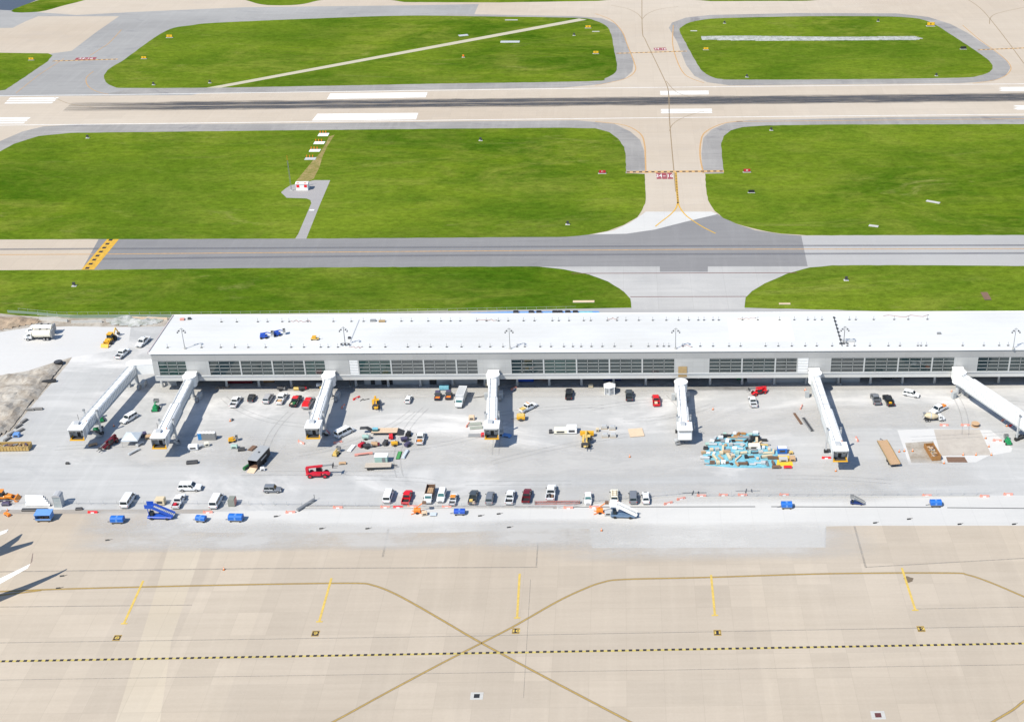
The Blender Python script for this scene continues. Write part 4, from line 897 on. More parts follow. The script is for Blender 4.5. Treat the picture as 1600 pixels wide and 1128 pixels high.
t = V('pickup', 825, 635, 47, 'white', 'white pickup with orange cargo and roof light bar, parked at an angle', extra='bar')
load(t, [(0, .1, 1.7, 1.2, .38, 'paleyel')], 'tan crates in the bed of the angled white pickup')
V('pickup', 889, 614, 90, 'black', 'black pickup left of the small hexagonal kiosk', scale=.98)
V('pickup', 983, 616, 91, 'dark', 'charcoal pickup right of the small hexagonal kiosk')
t = V('pickup', 1025, 624, 92, 'red', 'bright red pickup carrying pale boards, left of the low jet bridge')
load(t, [(0, .1, 1.3, .8, .35, 'palewood')], 'pale boards in the bed of the bright red pickup', name='board_load')
V('pickup', 1176, 626, 94, 'white', 'white pickup parked near the red boom machine', bed='dark', scale=.95)
V('pickup', 1368, 622, 93, 'cargrey', 'dark grey pickup, left of a dark pair', bed='dark')
t = V('pickup', 1388, 624, 97, 'black', 'black pickup with a yellow crate, right of a dark pair')
load(t, [(0, 0, .7, .7, .4, 'yellowm')], 'small yellow crate in the bed of the black pickup')
V('suv', 1424, 614, -24, 'white', 'white SUV standing at an angle near the concourse', scale=.92)
t = V('pickup', 1466, 638, 218, 'white', 'white work truck with orange load, behind the small mixer truck')
load(t, [(-.2, 0, 1.2, 1.1, .5, 'orangem')], 'orange crate on the white work truck')
V('suv', 201, 652, -118, 'white', 'white SUV with dark bonnet vents facing down-left between two jet bridges')
V('van', 538, 674, 50, 'white', 'white passenger van at an angle in the shadow of the third jet bridge', scale=.98)
t = V('pickup', 657, 683, 90, 'white', 'white pickup carrying orange scrap, right of the lowboy trailer')
load(t, [(0, 0, 1.5, 1.3, .35, 'rust'), (.2, .2, .7, .6, .5, 'orangem')], 'orange scrap in the bed of a white pickup', name='scrap_load')
V('pickup', 191, 551, 78, 'white', 'white pickup nearest the first jet bridge, in the upper yard')
V('pickup', 223, 533, -102, 'white', 'white pickup facing the camera beside the roof corner', bed='dark')
# ---- larger trucks
def truck(kind, u, v, ang, label, cat, name, pos=None, scale=1.0, cabcol='carwhite', bodycol='lightgrey'):
    p = pos or at(u, v, 1.2); t = T(name, label, cat, (p.x, p.y, 0), ang); t.scale = (scale,)*3
    L = 7.6
    P('chassis', MB().b(-3.7, 3.4, -.45, .45, .6, .85), 'dark', t)
    c = P('cab', MB().loft([sec(1.6, 1.08, .6, 2.45, .12), sec(2.5, 1.08, .6, 2.45, .12), sec(2.95, 1.05, .6, 1.65, .12), sec(3.75, .95, .6, 1.4, .15)]), cabcol, t)
    P('windscreen', MB().hexa([(2.52, -.9, 2.3), (2.52, .9, 2.3), (2.94, .9, 1.72), (2.94, -.9, 1.72), (2.58, -.9, 2.36), (2.58, .9, 2.36), (3.0, .9, 1.76), (3.0, -.9, 1.76)]), 'tealglass', c)
    for s_ in (-1, 1):
        P('side_window', MB().b(1.75, 2.45, min(s_*1.08, s_*1.1), max(s_*1.08, s_*1.1), 1.6, 2.2), 'glass', c)
        P('headlight', MB().b(3.7, 3.78, s_*.7-.15, s_*.7+.15, .85, 1.05), 'lamp', t); P('mirror', MB().b(2.6, 2.75, s_*1.25-.1, s_*1.25+.1, 1.5, 1.95), 'black', t)
    P('bumper', MB().b(3.72, 3.85, -1, 1, .5, .75), 'grey', t)
    wheels(t, (2.75, -2.0, -3.0) if kind != 'box' else (2.75, -2.4), 1.1, .5, .32)
    if kind == 'box':
        P('cargo_box', MB().b(-4.3, 1.5, -1.22, 1.22, .95, 3.3), 'lightgrey', t); P('roof_rib', MB().b(-4.3, 1.5, -1.22, -1.12, 3.303, 3.36).b(-4.3, 1.5, 1.12, 1.22, 3.303, 3.36).b(-4.3, -4.2, -1.11, 1.11, 3.303, 3.36).b(1.4, 1.5, -1.11, 1.11, 3.303, 3.36), 'white', t)
        P('rear_door', MB().b(-4.36, -4.302, -1.1, 1.1, 1.0, 3.2), 'grey', t)
    if kind == 'dump':
        P('dump_bed', MB().b(-3.9, 1.4, -1.2, -1.1, 1.2, 2.3).b(-3.9, 1.4, 1.1, 1.2, 1.2, 2.3).b(-3.9, -3.8, -1.09, 1.09, 1.2, 2.1).b(1.3, 1.4, -1.09, 1.09, 1.2, 2.5).b(-3.79, 1.29, -1.09, 1.09, 1.1, 1.25), 'brown', t)
        P('bed_lining', MB().b(-3.78, 1.28, -1.08, 1.08, 1.255, 1.3), 'black', t)
    if kind in ('mixer', 'tank'):
        dr = MB(); k = 12 if kind == 'mixer' else 14
        prof = [(-3.9, .55, 2.7), (-3.2, .9, 2.45), (-1.6, 1.22, 2.15), (-.3, 1.15, 2.0), (1.1, .6, 1.8)] if kind == 'mixer' else [(-4.2, .95, 2.0), (-4.0, 1.25, 2.0), (.9, 1.25, 2.0), (1.3, .9, 2.0)]
        dr.loft([[(x, r*math.cos(2*math.pi*i/k), z+r*math.sin(2*math.pi*i/k)*(1 if kind == 'mixer' else .95)) for i in range(k)] for x, r, z in prof])
        P('mixer_drum' if kind == 'mixer' else 'tank', dr, bodycol, t)
        if kind == 'mixer': P('drum_stripe', MB().cyl((-1.75, 0, 2.17), (-1.35, 0, 2.12), 1.245, n=16), 'lightgrey', t); P('chute', MB().bar((-3.9, 0, 2.6), (-4.6, .3, 1.5), .5, .15), 'grey', t); P('hopper', MB().fr(-4.3, -3.6, .4, 3.0, -4.5, -3.4, .6, 3.5), 'grey', t)
        else: P('tank_hatch', MB().cyl((-1, 0, 3.15), (-1, 0, 3.4), .35, n=10).cyl((-3, 0, 3.15), (-3, 0, 3.35), .3, n=10), 'dark', t); P('walkway', MB().b(-3.8, .7, -.25, .25, 3.2, 3.26), 'grey', t); P('rear_frame', MB().b(-4.5, -4.22, -1.1, 1.1, 1.0, 3.0), 'grey', t)
    return t
truck('box', 720, 623, -95, 'grey-white box truck parked before the concourse beside the utility carts', 'box truck', 'box_truck', scale=.92)
t = truck('dump', 671, 771, -91, 'white dump truck with a brown bed in the parking row', 'dump truck', 'dump_truck', scale=.84)
r = T('lumber_load', 'pale timber pieces in the bed of the white dump truck', 'load', incar(t, -1, 0, 1.12), -91)
for k in range(5): P('board', MB().b(-1.4, .9, -.75+k*.3, -.52+k*.3, .003, .25+.08*(k % 2)), 'wood', r)
truck('mixer', 1460, 651, 2, 'small white mixer truck with a tan drum', 'mixer truck', 'mixer_truck', scale=.72, bodycol='tanbox')
truck('tank', 62, 516, 180, 'white tank truck, the rear one of the pair in the upper left yard', 'tank truck', 'tank_truck', scale=1.02, bodycol='cream')
truck('tank', 59.5, 524.5, 180, 'white tank truck, the front one of the pair in the upper left yard', 'tank truck', 'tank_truck', scale=1.02, bodycol='cream')
# cars under the concourse
V('suv', 0, 0, 0, 'silver', 'silver SUV parked under the left end of the concourse', pos=BL(7.4, 3.2))
V('sedan', 0, 0, 180, 'black', 'black car in the shade under the concourse near the low jet bridge', pos=BL(150, 3.5))

# ================================================================ MACHINES AND SITE EQUIPMENT
def mach(name, label, cat, u, v, ang, h=1.0, scale=1.0, pos=None, group=None):
    p = pos if pos is not None else at(u, v, h); t = T(name, label, cat, (p.x, p.y, 0), ang, group); t.scale = (scale,)*3; return t
def telehandler(u, v, ang, col, label, lift=.35, scale=1.0, L=6.0, boomcol=None, name='telehandler', piv=2.2):
    t = mach(name, label, 'telehandler', u, v, ang, 1.1, scale)
    P('chassis', MB().loft([sec(-L/2, .75, .6, 1.15, .1), sec(L/2-.6, .75, .6, 1.05, .1), sec(L/2, .6, .6, .9, .1)]), col, t)
    P('boom_pivot', MB().b(-L/2, -L/2+.7, -.45, .25, 1.15, piv), col, t)
    P('engine_cover', MB().b(-L/2+.5, L/2-2.1, -1.15, -.55, .8, 1.4), col, t)
    c = P('cab', MB().fr(-.6, .9, .0, 1.2, -.5, .6, 0, 1.2) if 0 else MB().hexa([(-.6, .35, 1.2), (1.0, .35, 1.2), (1.0, 1.15, 1.2), (-.6, 1.15, 1.2), (-.5, .4, 2.45), (.6, .4, 2.45), (.6, 1.1, 2.45), (-.5, 1.1, 2.45)]), 'glass', t)
    P('cab_roof', MB().b(-.6, .75, .32, 1.18, 2.455, 2.55), col, c)
    z0 = piv; x0 = -L/2+.2; x1 = L/2+1.0; z1 = z0+lift*(x1-x0)
    b_ = P('boom', MB().bar((x0, -.1, z0), (x0+(x1-x0)*.62, -.1, z0+(z1-z0)*.62), .42, .5), boomcol or col, t); P('inner_boom', MB().bar((x0+(x1-x0)*.62, -.1, z0+(z1-z0)*.62), (x1, -.1, z1), .28, .34), 'grey', b_)
    P('carriage', MB().b(x1-.05, x1+.1, -.8, .7, z1-.7, z1+.2), 'dark', t); P('fork', MB().b(x1+.1, x1+1.2, -.6, -.45, z1-.7, z1-.62), 'dark', t); P('fork', MB().b(x1+.1, x1+1.2, .3, .45, z1-.7, z1-.62), 'dark', t)
    wheels(t, (L/2-1.1, -L/2+1.1), 1.25, .62, .42, col); return t
telehandler(497, 738, 0, 'redm', 'bright red telehandler with a raised boom on the open apron', lift=.12, piv=2.7, scale=.98)
telehandler(171, 690, -112, 'carmaroon', 'dark red forklift machine with black tyres between the first two jet bridges', lift=-.12, scale=.86)
t = telehandler(916, 687, -92, 'paleyel', 'pale yellow machine with a wide yellow rear beside the white generator boxes', lift=.05, scale=.95); P('counterweight', MB().b(-4.1, -3.05, -1.9, 1.9, .6, 1.6), 'yellowm', t)
telehandler(587, 629, -80, 'yellowm', 'bright yellow loader before the third facade window band', lift=.1, scale=.82)
telehandler(1186, 610, 205, 'brightred', 'bright red boom machine under the edge of the concourse', lift=.12, scale=.78)
def backhoe(u, v, ang, label, col='yellowm', scale=1.0):
    t = mach('backhoe_loader', label, 'backhoe loader', u, v, ang, 1.1, scale)
    P('chassis', MB().loft([sec(-2.2, .7, .7, 1.4, .1), sec(.8, .75, .7, 1.5, .12), sec(2.4, .55, .8, 1.45, .12)]), col, t)
    c = P('cab', MB().fr(-1.2, .6, .75, 1.4, -1.1, .4, .65, 2.6), 'glass', t); P('cab_roof', MB().b(-1.25, .6, -.75, .75, 2.605, 2.72), col, c)
    P('bucket', MB().hexa([(3.3, -1.15, .1), (4.1, -1.15, .1), (4.1, 1.15, .1), (3.3, 1.15, .1), (3.2, -1.15, 1.0), (3.5, -1.15, 1.0), (3.5, 1.15, 1.0), (3.2, 1.15, 1.0)]), col, t)
    P('loader_arm', MB().bar((.9, -.75, 1.5), (3.3, -.75, .6), .16, .25).bar((.9, .75, 1.5), (3.3, .75, .6), .16, .25), col, t)
    P('backhoe_arm', MB().bar((-2.2, 0, 1.2), (-3.6, .2, 2.9), .25, .35).bar((-3.6, .2, 2.9), (-4.6, .3, .9), .2, .28), col, t); P('digging_bucket', MB().b(-4.9, -4.2, -.1, .6, .3, .9), 'dark', t)
    for x, r in ((1.7, .48), (-1.1, .78)):
        for s_ in (-1, 1): P('wheel', MB().cyl((x, s_*1.05-.22, r), (x, s_*1.05+.22, r), r, n=12), 'tyre', t)
    return t
backhoe(172, 529, -98, 'yellow backhoe loader beside the pale rubble left of the roof corner')
backhoe(3, 775, 0, 'orange-yellow loader cut by the left edge of the frame above the fence', col='carorange')
# compact roller
t = mach('roller', 'small yellow roller below the angled white pickup', 'roller', 814, 652, 0, .8)
P('body', MB().loft([sec(-1.1, .85, .5, 1.5, .12), sec(1.1, .85, .5, 1.5, .12)]), 'yellowm', t); P('drum', MB().cyl((0, -.95, .45), (0, .95, .45), .45, n=12), 'dark', t); P('canopy', MB().b(-.9, .9, -.8, .8, 1.55, 1.64), 'paleyel', t); P('tow_bar', MB().bar((-1.1, 0, .6), (-2.6, -.2, .4), .1), 'dark', t)
# aerial lifts and small machines
def lift(u, v, ang, col, label, h=1.0, reach=3.2, up=1.0, z=0, scale=1.0, name='boom_lift', cat='boom lift'):
    p = at(u, v, z+.6); t = T(name, label, cat, (p.x, p.y, z), ang); t.scale = (scale,)*3
    P('base', MB().loft([sec(-1.2, .75, .35, .95, .1), sec(1.2, .75, .35, .95, .1)]), col, t); P('turret', MB().loft([sec(-1.0, .55, .98, 1.75, .12), sec(.6, .55, .98, 1.6, .12)]), col, t)
    P('boom', MB().bar((-.7, 0, 1.7), (reach*.5, 0, 1.8+up*.5), .25, .3).bar((reach*.5, 0, 1.85+up*.5), (reach, 0, 1.3+up), .18, .22), col, t)
    P('basket', MB().b(reach, reach+.9, -.7, .7, .9+up, 1.0+up).b(reach, reach+.06, -.7, .7, 1.003+up, 1.9+up).b(reach+.84, reach+.9, -.7, .7, 1.003+up, 1.9+up).b(reach+.065, reach+.835, -.7, -.64, 1.003+up, 1.9+up).b(reach+.065, reach+.835, .64, .7, 1.003+up, 1.9+up), 'grey', t)
    for x in (-.8, .8):
        for s_ in (-1, 1): P('wheel', MB().cyl((x, s_*.85-.14, .38), (x, s_*.85+.14, .38), .38, n=10), 'tyre', t)
    return t
lift(243, 638, 95, 'greenm', 'bright green boom lift between the first two jet bridges', scale=.95, reach=1.6, up=.6)
lift(157, 655, 120, 'greenm', 'green lift in the shadow beside the first jet bridge', scale=.9, reach=1.8, up=.2)
lift(151, 672, 10, 'greenm', 'lower of two green lifts beside the first jet bridge cab', scale=.75, reach=1.5, up=.1)
lift(1575, 690, 95, 'greenm', 'green lift with a pale basket at the right edge by the repaired slab', scale=.85, reach=1.5, up=.2)
lift(1594, 682, 200, 'dark', 'dark machine at the right edge above the green lift', scale=.6, reach=1.4, up=.2)
lift(362, 687, 20, 'yellowm', 'yellow scissor machine right of the portable toilets', scale=.75, reach=1.3, up=.1)
lift(525, 708, 75, 'paleyel', 'pale yellow lift above the bright red telehandler', scale=.78, reach=1.6, up=.2)
lift(412, 525, 10, 'blue', 'blue boom lift on the roof, left one of a pair', z=12.95, scale=.85, reach=2.4, up=.2)
lift(433, 521, 15, 'blue', 'blue boom lift on the roof, right one of a pair', z=12.95, scale=.8, reach=2.0, up=.2)
t = T('roof_cart', 'small yellow work cart on the white roof', 'cart', at(492, 529, 13.3)-Vector((0, 0, .35))); P('deck', MB().b(-1.1, 1.1, -.5, .5, .3, .5), 'paleyel', t); P('hopper', MB().fr(-.5, .3, .45, .503, -.7, .4, .55, 1.1), 'yellowm', t); P('handle', MB().bar((1.0, 0, .5), (1.5, 0, 1.2), .08), 'grey', t)
for x in (-.8, .8): P('wheel', MB().cyl((x, -.55, .2), (x, .55, .2), .2, n=8), 'tyre', t)
for (u, v, ang, c1, c2, l_) in ((572, 683, 5, 'palegreen', 'grey', 'pale green compressor, topmost in the cluster of small machines'), (565, 695, 60, 'redm', 'dark', 'red generator at the left of the small machine cluster'), (574, 697, 20, 'dark', 'grey', 'dark welder between the red and the brown generators'), (586, 694, 0, 'wood', 'carmaroon', 'brown and maroon generator in the machine cluster'),
        (602, 692, 80, 'dark', 'black', 'black skid machine left of the yellow one in the machine cluster'), (617, 693, 15, 'yellowm', 'dark', 'yellow skid machine in the machine cluster'), (611, 682, 100, 'brightred', 'dark', 'small bright red tank above the machine cluster'), (632, 686, 20, 'purple', 'dark', 'dark violet generator right of the yellow skid machine'), (637, 694, 60, 'purple', 'grey', 'lower dark violet machine near the green mat'), (638, 678, 80, 'black', 'grey', 'black compactor right end of the lowboy trailer'),
        (1068, 600, 0, 'grey', 'dark', 'grey winch at the foot of the unjoined jet bridge'), (500, 602, 0, 'white', 'grey', 'white pump beside the third jet bridge column'), (439, 607, 0, 'dark', 'grey', 'dark pump between two parked cars before the concourse'), (472, 607, 20, 'dark', 'redm', 'dark motor unit behind the red-capped truck')):
    t = mach('generator', l_, 'machine', u, v, ang, .6)
    P('housing', MB().loft([sec(-.95, .5, .4, 1.25, .12), sec(.7, .5, .4, 1.15, .12)]), c1, t); P('exhaust', MB().cyl((.3, .2, 1.15), (.3, .2, 1.6), .07, n=6), 'dark', t); P('engine_block', MB().b(.72, 1.2, -.4, .4, .45, .95), c2, t)
    for s_ in (-1, 1): P('wheel', MB().cyl((-.1, s_*.62-.1, .33), (-.1, s_*.62+.1, .33), .33, n=10), 'tyre', t)
    P('tow_bar', MB().bar((1.2, 0, .5), (1.9, 0, .4), .07), 'dark', t)
# trailers
def trailer(u, v, ang, L, w_, deck, label, h=1.0, gn=False, side='dark', name='flatbed_trailer'):
    t = mach(name, label, 'trailer', u, v, ang, h)
    P('frame', MB().b(-L/2, L/2, -w_/2, w_/2, h-.3, h-.12), side, t); P('deck', MB().b(-L/2, L/2, -w_/2+.06, w_/2-.06, h-.118, h), deck, t)
    pl = MB()
    for k in range(1, 6): pl.b(-L/2+.02, L/2-.02, -w_/2+.1+k*(w_-.2)/6-.015, -w_/2+.1+k*(w_-.2)/6+.015, h+.001, h+.012)
    P('plank_gap', pl, 'brown', t)
    for x in (-L*.36, -L*.24): 
        for s_ in (-1, 1): P('wheel', MB().cyl((x, s_*(w_/2-.35), .42), (x, s_*(w_/2-.05), .42), .42, n=10), 'tyre', t)
    if gn: P('gooseneck', MB().bar((L/2, 0, h), (L/2+1.2, 0, h+.8), w_*.5, .3).bar((L/2+1.2, 0, h+.8), (L/2+3.0, 0, h+.7), w_*.4, .3), 'dark', t)
    else: P('tow_bar', MB().bar((L/2, -.5, h-.2), (L/2+1.5, 0, h-.35), .1).bar((L/2, .5, h-.2), (L/2+1.5, 0, h-.35), .1), 'dark', t)
    return t
t = trailer(601, 672, 180, 6.8, 2.5, 'palewood', 'dark lowboy trailer with a pale plywood deck', gn=True)
P('ramp', MB().hexa([(-5.0, -1.2, .1), (-3.42, -1.2, .1), (-3.42, 1.2, .1), (-5.0, 1.2, .1), (-5.0, -1.2, .2), (-3.42, -1.2, .95), (-3.42, 1.2, .95), (-5.0, 1.2, .2)]), 'dark', t)
r = T('equipment_box', 'teal chest standing on the front of the lowboy trailer', 'chest', incar(t, 2.4, .2, 1.013)); P('chest', MB().b(-.7, .7, -.5, .5, 0, .6), 'tealglass', r); P('lid', MB().b(-.73, .73, -.53, .53, .603, .7), 'tarp', r)
trailer(591, 726, 2, 6.6, 2.2, simple('worn_deck', (.50, .44, .37), .8, var=.1), 'pale-decked flat trailer parked broadside below the machine cluster')
t = mach('office_box', 'white box container with pale teal side above the flat trailer', 'container', 596, 716, 0, 1.0); P('shell', MB().b(-1.6, 1.6, -.9, .9, .15, 1.9), 'palegreen', t); P('roof', MB().b(-1.68, 1.68, -.98, .98, 1.903, 2.05), 'white', t); P('door', MB().b(.3, 1.1, -.94, -.902, .2, 1.7), 'grey', t); P('skid', MB().b(-1.7, 1.7, -.8, -.6, 0, .148).b(-1.7, 1.7, .6, .8, 0, .148), 'dark', t)
t = trailer(1388.5, 706, 97, 11.6, 2.7, 'wood', 'long lumber-decked semitrailer lying right of the longest jet bridge', h=1.1, side='dark', name='semitrailer')
P('lumber_rail', MB().b(-5.8, 5.8, -1.36, -1.2, 1.0, 1.25).b(-5.8, 5.8, 1.2, 1.36, 1.0, 1.25), 'ply', t)
t = mach('job_trailer', 'dark box trailer with a grey roof and open rear, left of the red telehandler', 'trailer', 405, 714, 76, 1.6)
P('side_wall', MB().b(-3.4, 3.4, -1.25, -1.18, .5, 2.7).b(-3.4, 3.4, 1.18, 1.25, .5, 2.7).b(3.33, 3.4, -1.17, 1.17, .5, 2.7), 'black', t); P('floor', MB().b(-3.4, 3.3, -1.17, 1.17, .45, .6), 'brown', t); P('roof', MB().b(-3.5, 3.5, -1.35, 1.35, 2.703, 2.85), 'greyfab', t); P('roof_vent', MB().b(.0, .5, -.2, .2, 2.853, 3.0), 'dark', t)
P('side_stripe', MB().b(-1.5, 1.5, -1.28, -1.252, 1.5, 1.8), 'lightgrey', t)
P('ramp', MB().hexa([(-5.2, -1.0, .05), (-3.42, -1.0, .4), (-3.42, 1.0, .4), (-5.2, 1.0, .05), (-5.2, -1.0, .12), (-3.42, -1.0, .5), (-3.42, 1.0, .5), (-5.2, 1.0, .12)]), 'palewood', t)
for s_ in (-1, 1):
    for x in (-.6, .5): P('wheel', MB().cyl((x, s_*1.3, .4), (x, s_*1.5, .4), .4, n=10), 'tyre', t)
# dumpsters
def dumpster(u, v, ang, L, w_, col, label, h=1.4, z=.9):
    t = mach('dumpster', label, 'dumpster', u, v, ang, z)
    P('shell', MB().b(-L/2, L/2, -w_/2, -w_/2+.1, .15, h).b(-L/2, L/2, w_/2-.1, w_/2, .15, h).b(-L/2, -L/2+.1, -w_/2+.102, w_/2-.102, .15, h).b(L/2-.1, L/2, -w_/2+.102, w_/2-.102, .15, h).b(-L/2+.102, L/2-.102, -w_/2+.102, w_/2-.102, .15, .3), col, t)
    rb = MB(); n_ = int(L/.75)
    for k in range(n_+1):
        x = -L/2+.08+k*(L-.16)/n_
        for s_ in (-1, 1): rb.b(x-.06, x+.06, min(s_*(w_/2+.005), s_*(w_/2+.09)), max(s_*(w_/2+.005), s_*(w_/2+.09)), .2, h-.05)
    P('wall_rib', rb, col, t); P('top_rail', MB().b(-L/2, L/2, -w_/2-.06, -w_/2+.1, h+.002, h+.12).b(-L/2, L/2, w_/2-.1, w_/2+.06, h+.002, h+.12), col, t)
    return t
def debris(t, L, w_, z, n_, cols, label, mx=.9):
    r = T('debris', label, 'debris', incar(t, 0, 0, z), math.degrees(t.rotation_euler[2])); groups = {c: MB() for c in cols}
    for k in range(n_):
        x = random.uniform(-L/2+.5, L/2-.5); y = random.uniform(-w_/2+.4, w_/2-.4); a = random.uniform(0, 3); m_ = groups[cols[k % len(cols)]]
        m_.m = Matrix.Translation((x, y, random.uniform(.02, .5))) @ Matrix.Rotation(a, 4, 'Z') @ Matrix.Rotation(random.uniform(-.5, .5), 4, 'Y'); s_ = random.uniform(.2, mx/2); m_.b(-s_*1.6, s_*1.6, -s_*.5, s_*.5, 0, s_*.5)
    for c, m_ in groups.items(): P('scrap', m_, c, r)
t = dumpster(22, 697, 1, 8.2, 2.4, simple('worn_yellow_brown', (.46, .31, .11), .7, var=.2), 'ribbed yellow-brown dumpster full of scrap at the left edge'); debris(t, 7.8, 2.2, .7, 34, ['ply', 'purple', 'grey', 'brown'], 'grey and brown scrap filling the yellow-brown dumpster at the left edge')
t = dumpster(1457, 705, 97, 6.4, 2.3, 'rust', 'orange rusty dumpster beside the square of open slab'); debris(t, 6.0, 2.1, .5, 34, ['palewood', 'conc', 'ply', 'brown', 'grey'], 'plasterboard and timber waste in the orange dumpster')
# silver tent, toilets, kiosk, glazed shelter
t = mach('canopy_tent', 'silver peaked canopy tent between the first two jet bridges', 'tent', 206, 682, 0, 2.0)
P('canopy', MB().loft([[(-2.1, -2.1, 2.1), (2.1, -2.1, 2.1), (2.1, 2.1, 2.1), (-2.1, 2.1, 2.1)], [(-.12, -.12, 3.2), (.12, -.12, 3.2), (.12, .12, 3.2), (-.12, .12, 3.2)]]), 'silverfab', t); P('valance', MB().b(-2.12, 2.12, -2.14, -2.1, 1.8, 2.1).b(-2.12, 2.12, 2.1, 2.14, 1.8, 2.1).b(-2.14, -2.122, -2.1, 2.1, 1.8, 2.1).b(2.122, 2.14, -2.1, 2.1, 1.8, 2.1), 'silverfab', t)
for x in (-2, 2):
    for y in (-2, 2): P('leg', MB().cyl((x, y, 0), (x, y, 2.1), .04, n=6), 'grey', t)
def toilet(p, col, label, top='white', group=None):
    t = T('portable_toilet', label, 'portable toilet', (p.x, p.y, 0), 0, group)
    P('cabin', MB().fr(-.55, .55, .55, .1, -.53, .53, .53, 2.05), col, t); P('roof', MB().dome((0, 0, 2.055), .6, .22, 8, 2), top, t); P('door', MB().b(-.42, .42, -.585, -.552, .2, 1.9), simple('toilet_door_'+col, tuple(c*.75 for c in MATSRGB[col]), .5), t); P('skid', MB().b(-.55, .55, -.55, .55, 0, .098), 'dark', t)
MATSRGB = {'lightblue': (.03, .25, .6), 'grey': (.28, .285, .29)}
for k in range(5):
    p = at(313+k*5.3, 681, 1.0); toilet(p, 'lightblue' if k == 0 else 'grey', 'portable toilet with a blue front at the left end of the row' if k == 0 else 'plain grey portable toilet in the row right of the blue one', group=None if k == 0 else 'grey portable toilets in the row')
t = mach('kiosk', 'small white hexagonal kiosk between two dark pickups before the concourse', 'kiosk', 952.5, 607, 0, 1.4); hx = lambda r: [(r*math.cos(R(30+60*i)), r*math.sin(R(30+60*i))) for i in range(6)]
P('wall', MB().prism(hx(1.55), 0, 2.3), 'lightgrey', t); P('corner_post', MB().b(-1.4, -1.2, -1.25, -.75, 0, 2.3).b(1.2, 1.4, -1.25, -.75, 0, 2.3), 'white', t); P('roof', MB().loft([[(*q, 2.303) for q in hx(1.85)], [(*q, 2.45) for q in hx(1.85)], [(*q, 3.1) for q in hx(.15)]]), 'white', t); P('window', MB().b(-.8, .8, -1.39, -1.36, .8, 1.9), 'grey', t)
t = mach('glazed_shelter', 'tall grey glazed shelter with a rounded roof left of the first white van', 'shelter', 93, 788, 0, .3)
P('frame', MB().b(-.95, -.85, -.95, .95, 0, 3.0).b(.85, .95, -.95, .95, 0, 3.0).b(-.849, .849, -.95, -.85, 2.9, 3.0).b(-.849, .849, -.95, -.85, 1.4, 1.48).b(-.849, .849, -.95, -.85, 0, .1), 'lightgrey', t)
P('glazing', MB().b(-.84, .84, -.92, -.89, .11, 2.89).b(-.84, .84, .89, .92, .11, 2.89), simple('shelter_glazing', (.36, .40, .41), .15, var=.2, scale=1), t); P('roof', MB().loft([[(-1.05+.0, y, 3.003), (1.05, y, 3.003), (.85, y, 3.4), (.4, y, 3.65), (-.4, y, 3.65), (-.85, y, 3.4)] for y in (-1.05, 1.05)]), simple('shelter_roof', (.42, .42, .43), .4), t)
# tanks, generators, boxes
def boxy(u, v, ang, sx, sy, sz, col, label, name='equipment_box', cat='box', top=None, h=.6, legs=True, trim='dark'):
    t = mach(name, label, cat, u, v, ang, h); P('casing', MB().loft([sec(-sx/2, sy/2, .12, sz, .08), sec(sx/2, sy/2, .12, sz, .08)]), col, t); P('skid', MB().b(-sx/2, sx/2, -sy/2+.05, -sy/2+.2, 0, .119).b(-sx/2, sx/2, sy/2-.2, sy/2-.05, 0, .119), trim, t)
    P('lid', MB().b(-sx/2+.1, sx/2-.1, -sy/2+.1, sy/2-.1, sz+.002, sz+.1), top or col, t); P('vent_grille', MB().b(-sx*.3, sx*.3, -sy/2-.02, -sy/2+.0, sz*.35, sz*.75), trim, t); return t
boxy(251, 784, 0, 2.2, 1.6, 1.7, 'tanbox', 'tan box tank beside the white pickup, above the blue belt loader', name='box_tank', cat='tank')
t = boxy(363, 785, 90, 1.9, 1.6, 1.9, simple('olive_grey', (.22, .23, .20), .6), 'olive-grey generator with an orange strip, right of two white vans', name='generator', cat='generator'); P('warning_strip', MB().b(-.9, .9, -.87, -.823, .3, 1.8), 'pink', t)
boxy(876, 673, 0, 3.4, 1.7, 1.3, 'cream', 'left of two white generator boxes beside the pale yellow machine', name='generator', cat='generator')
boxy(893.5, 672, 0, 2.7, 2.2, 1.7, 'white', 'right of two white generator boxes, next to the pale yellow machine', name='generator', cat='generator')
boxy(860.5, 673.5, 0, .9, .9, .9, 'dark', 'small dark box at the left end of the white generator boxes')
boxy(933.5, 671, 0, .8, .8, .9, 'tanbox', 'small tan box right of the pale yellow machine')
for u, v, l_ in ((944, 667, 'rear left of four pale pallets of blocks'), (957, 668, 'rear right of four pale pallets of blocks'), (945.5, 680, 'front left of four pale pallets of blocks'), (958, 680, 'front right of four pale pallets of blocks')):
    t = mach('block_pallet', l_, 'pallet', u, v, 0, .4); P('blocks', MB().b(-.8, .8, -.6, .6, .15, .8), 'conc', t); P('pallet', MB().b(-.85, .85, -.65, .65, .02, .148), 'ply', t); P('wrap', MB().b(-.6, .6, -.45, .45, .802, .95), 'lightgrey', t)
t = mach('plywood_stack', 'flat square plywood platform lying on the apron, right of the pale pallets', 'plywood', 994, 676, 8, .1); P('top_sheet', MB().b(-1.9, 1.9, -2.0, 2.0, .12, .24), 'palewood', t); P('batten', MB().b(-1.7, -1.5, -2, 2, .01, .118).b(1.5, 1.7, -2, 2, .01, .118), 'wood', t)
boxy(302, 699, 5, 2.4, 1.3, 1.3, 'white', 'white plastic tank right of the second jet bridge', name='water_tank', cat='tank'); boxy(312, 697, 40, 1.8, .9, .9, 'lightgrey', 'grey plastic tank right of the white one near the portable toilets', name='water_tank', cat='tank')
boxy(323, 694, 20, 1.2, .9, 1.1, 'cream', 'cream drum box below the portable toilets')
boxy(366, 697, 0, 1.6, 1.0, .9, 'palegreen', 'pale green pump below the yellow scissor machine'); boxy(377, 701, 10, 1.7, .9, .8, 'dark', 'dark pump left of the dark box trailer')
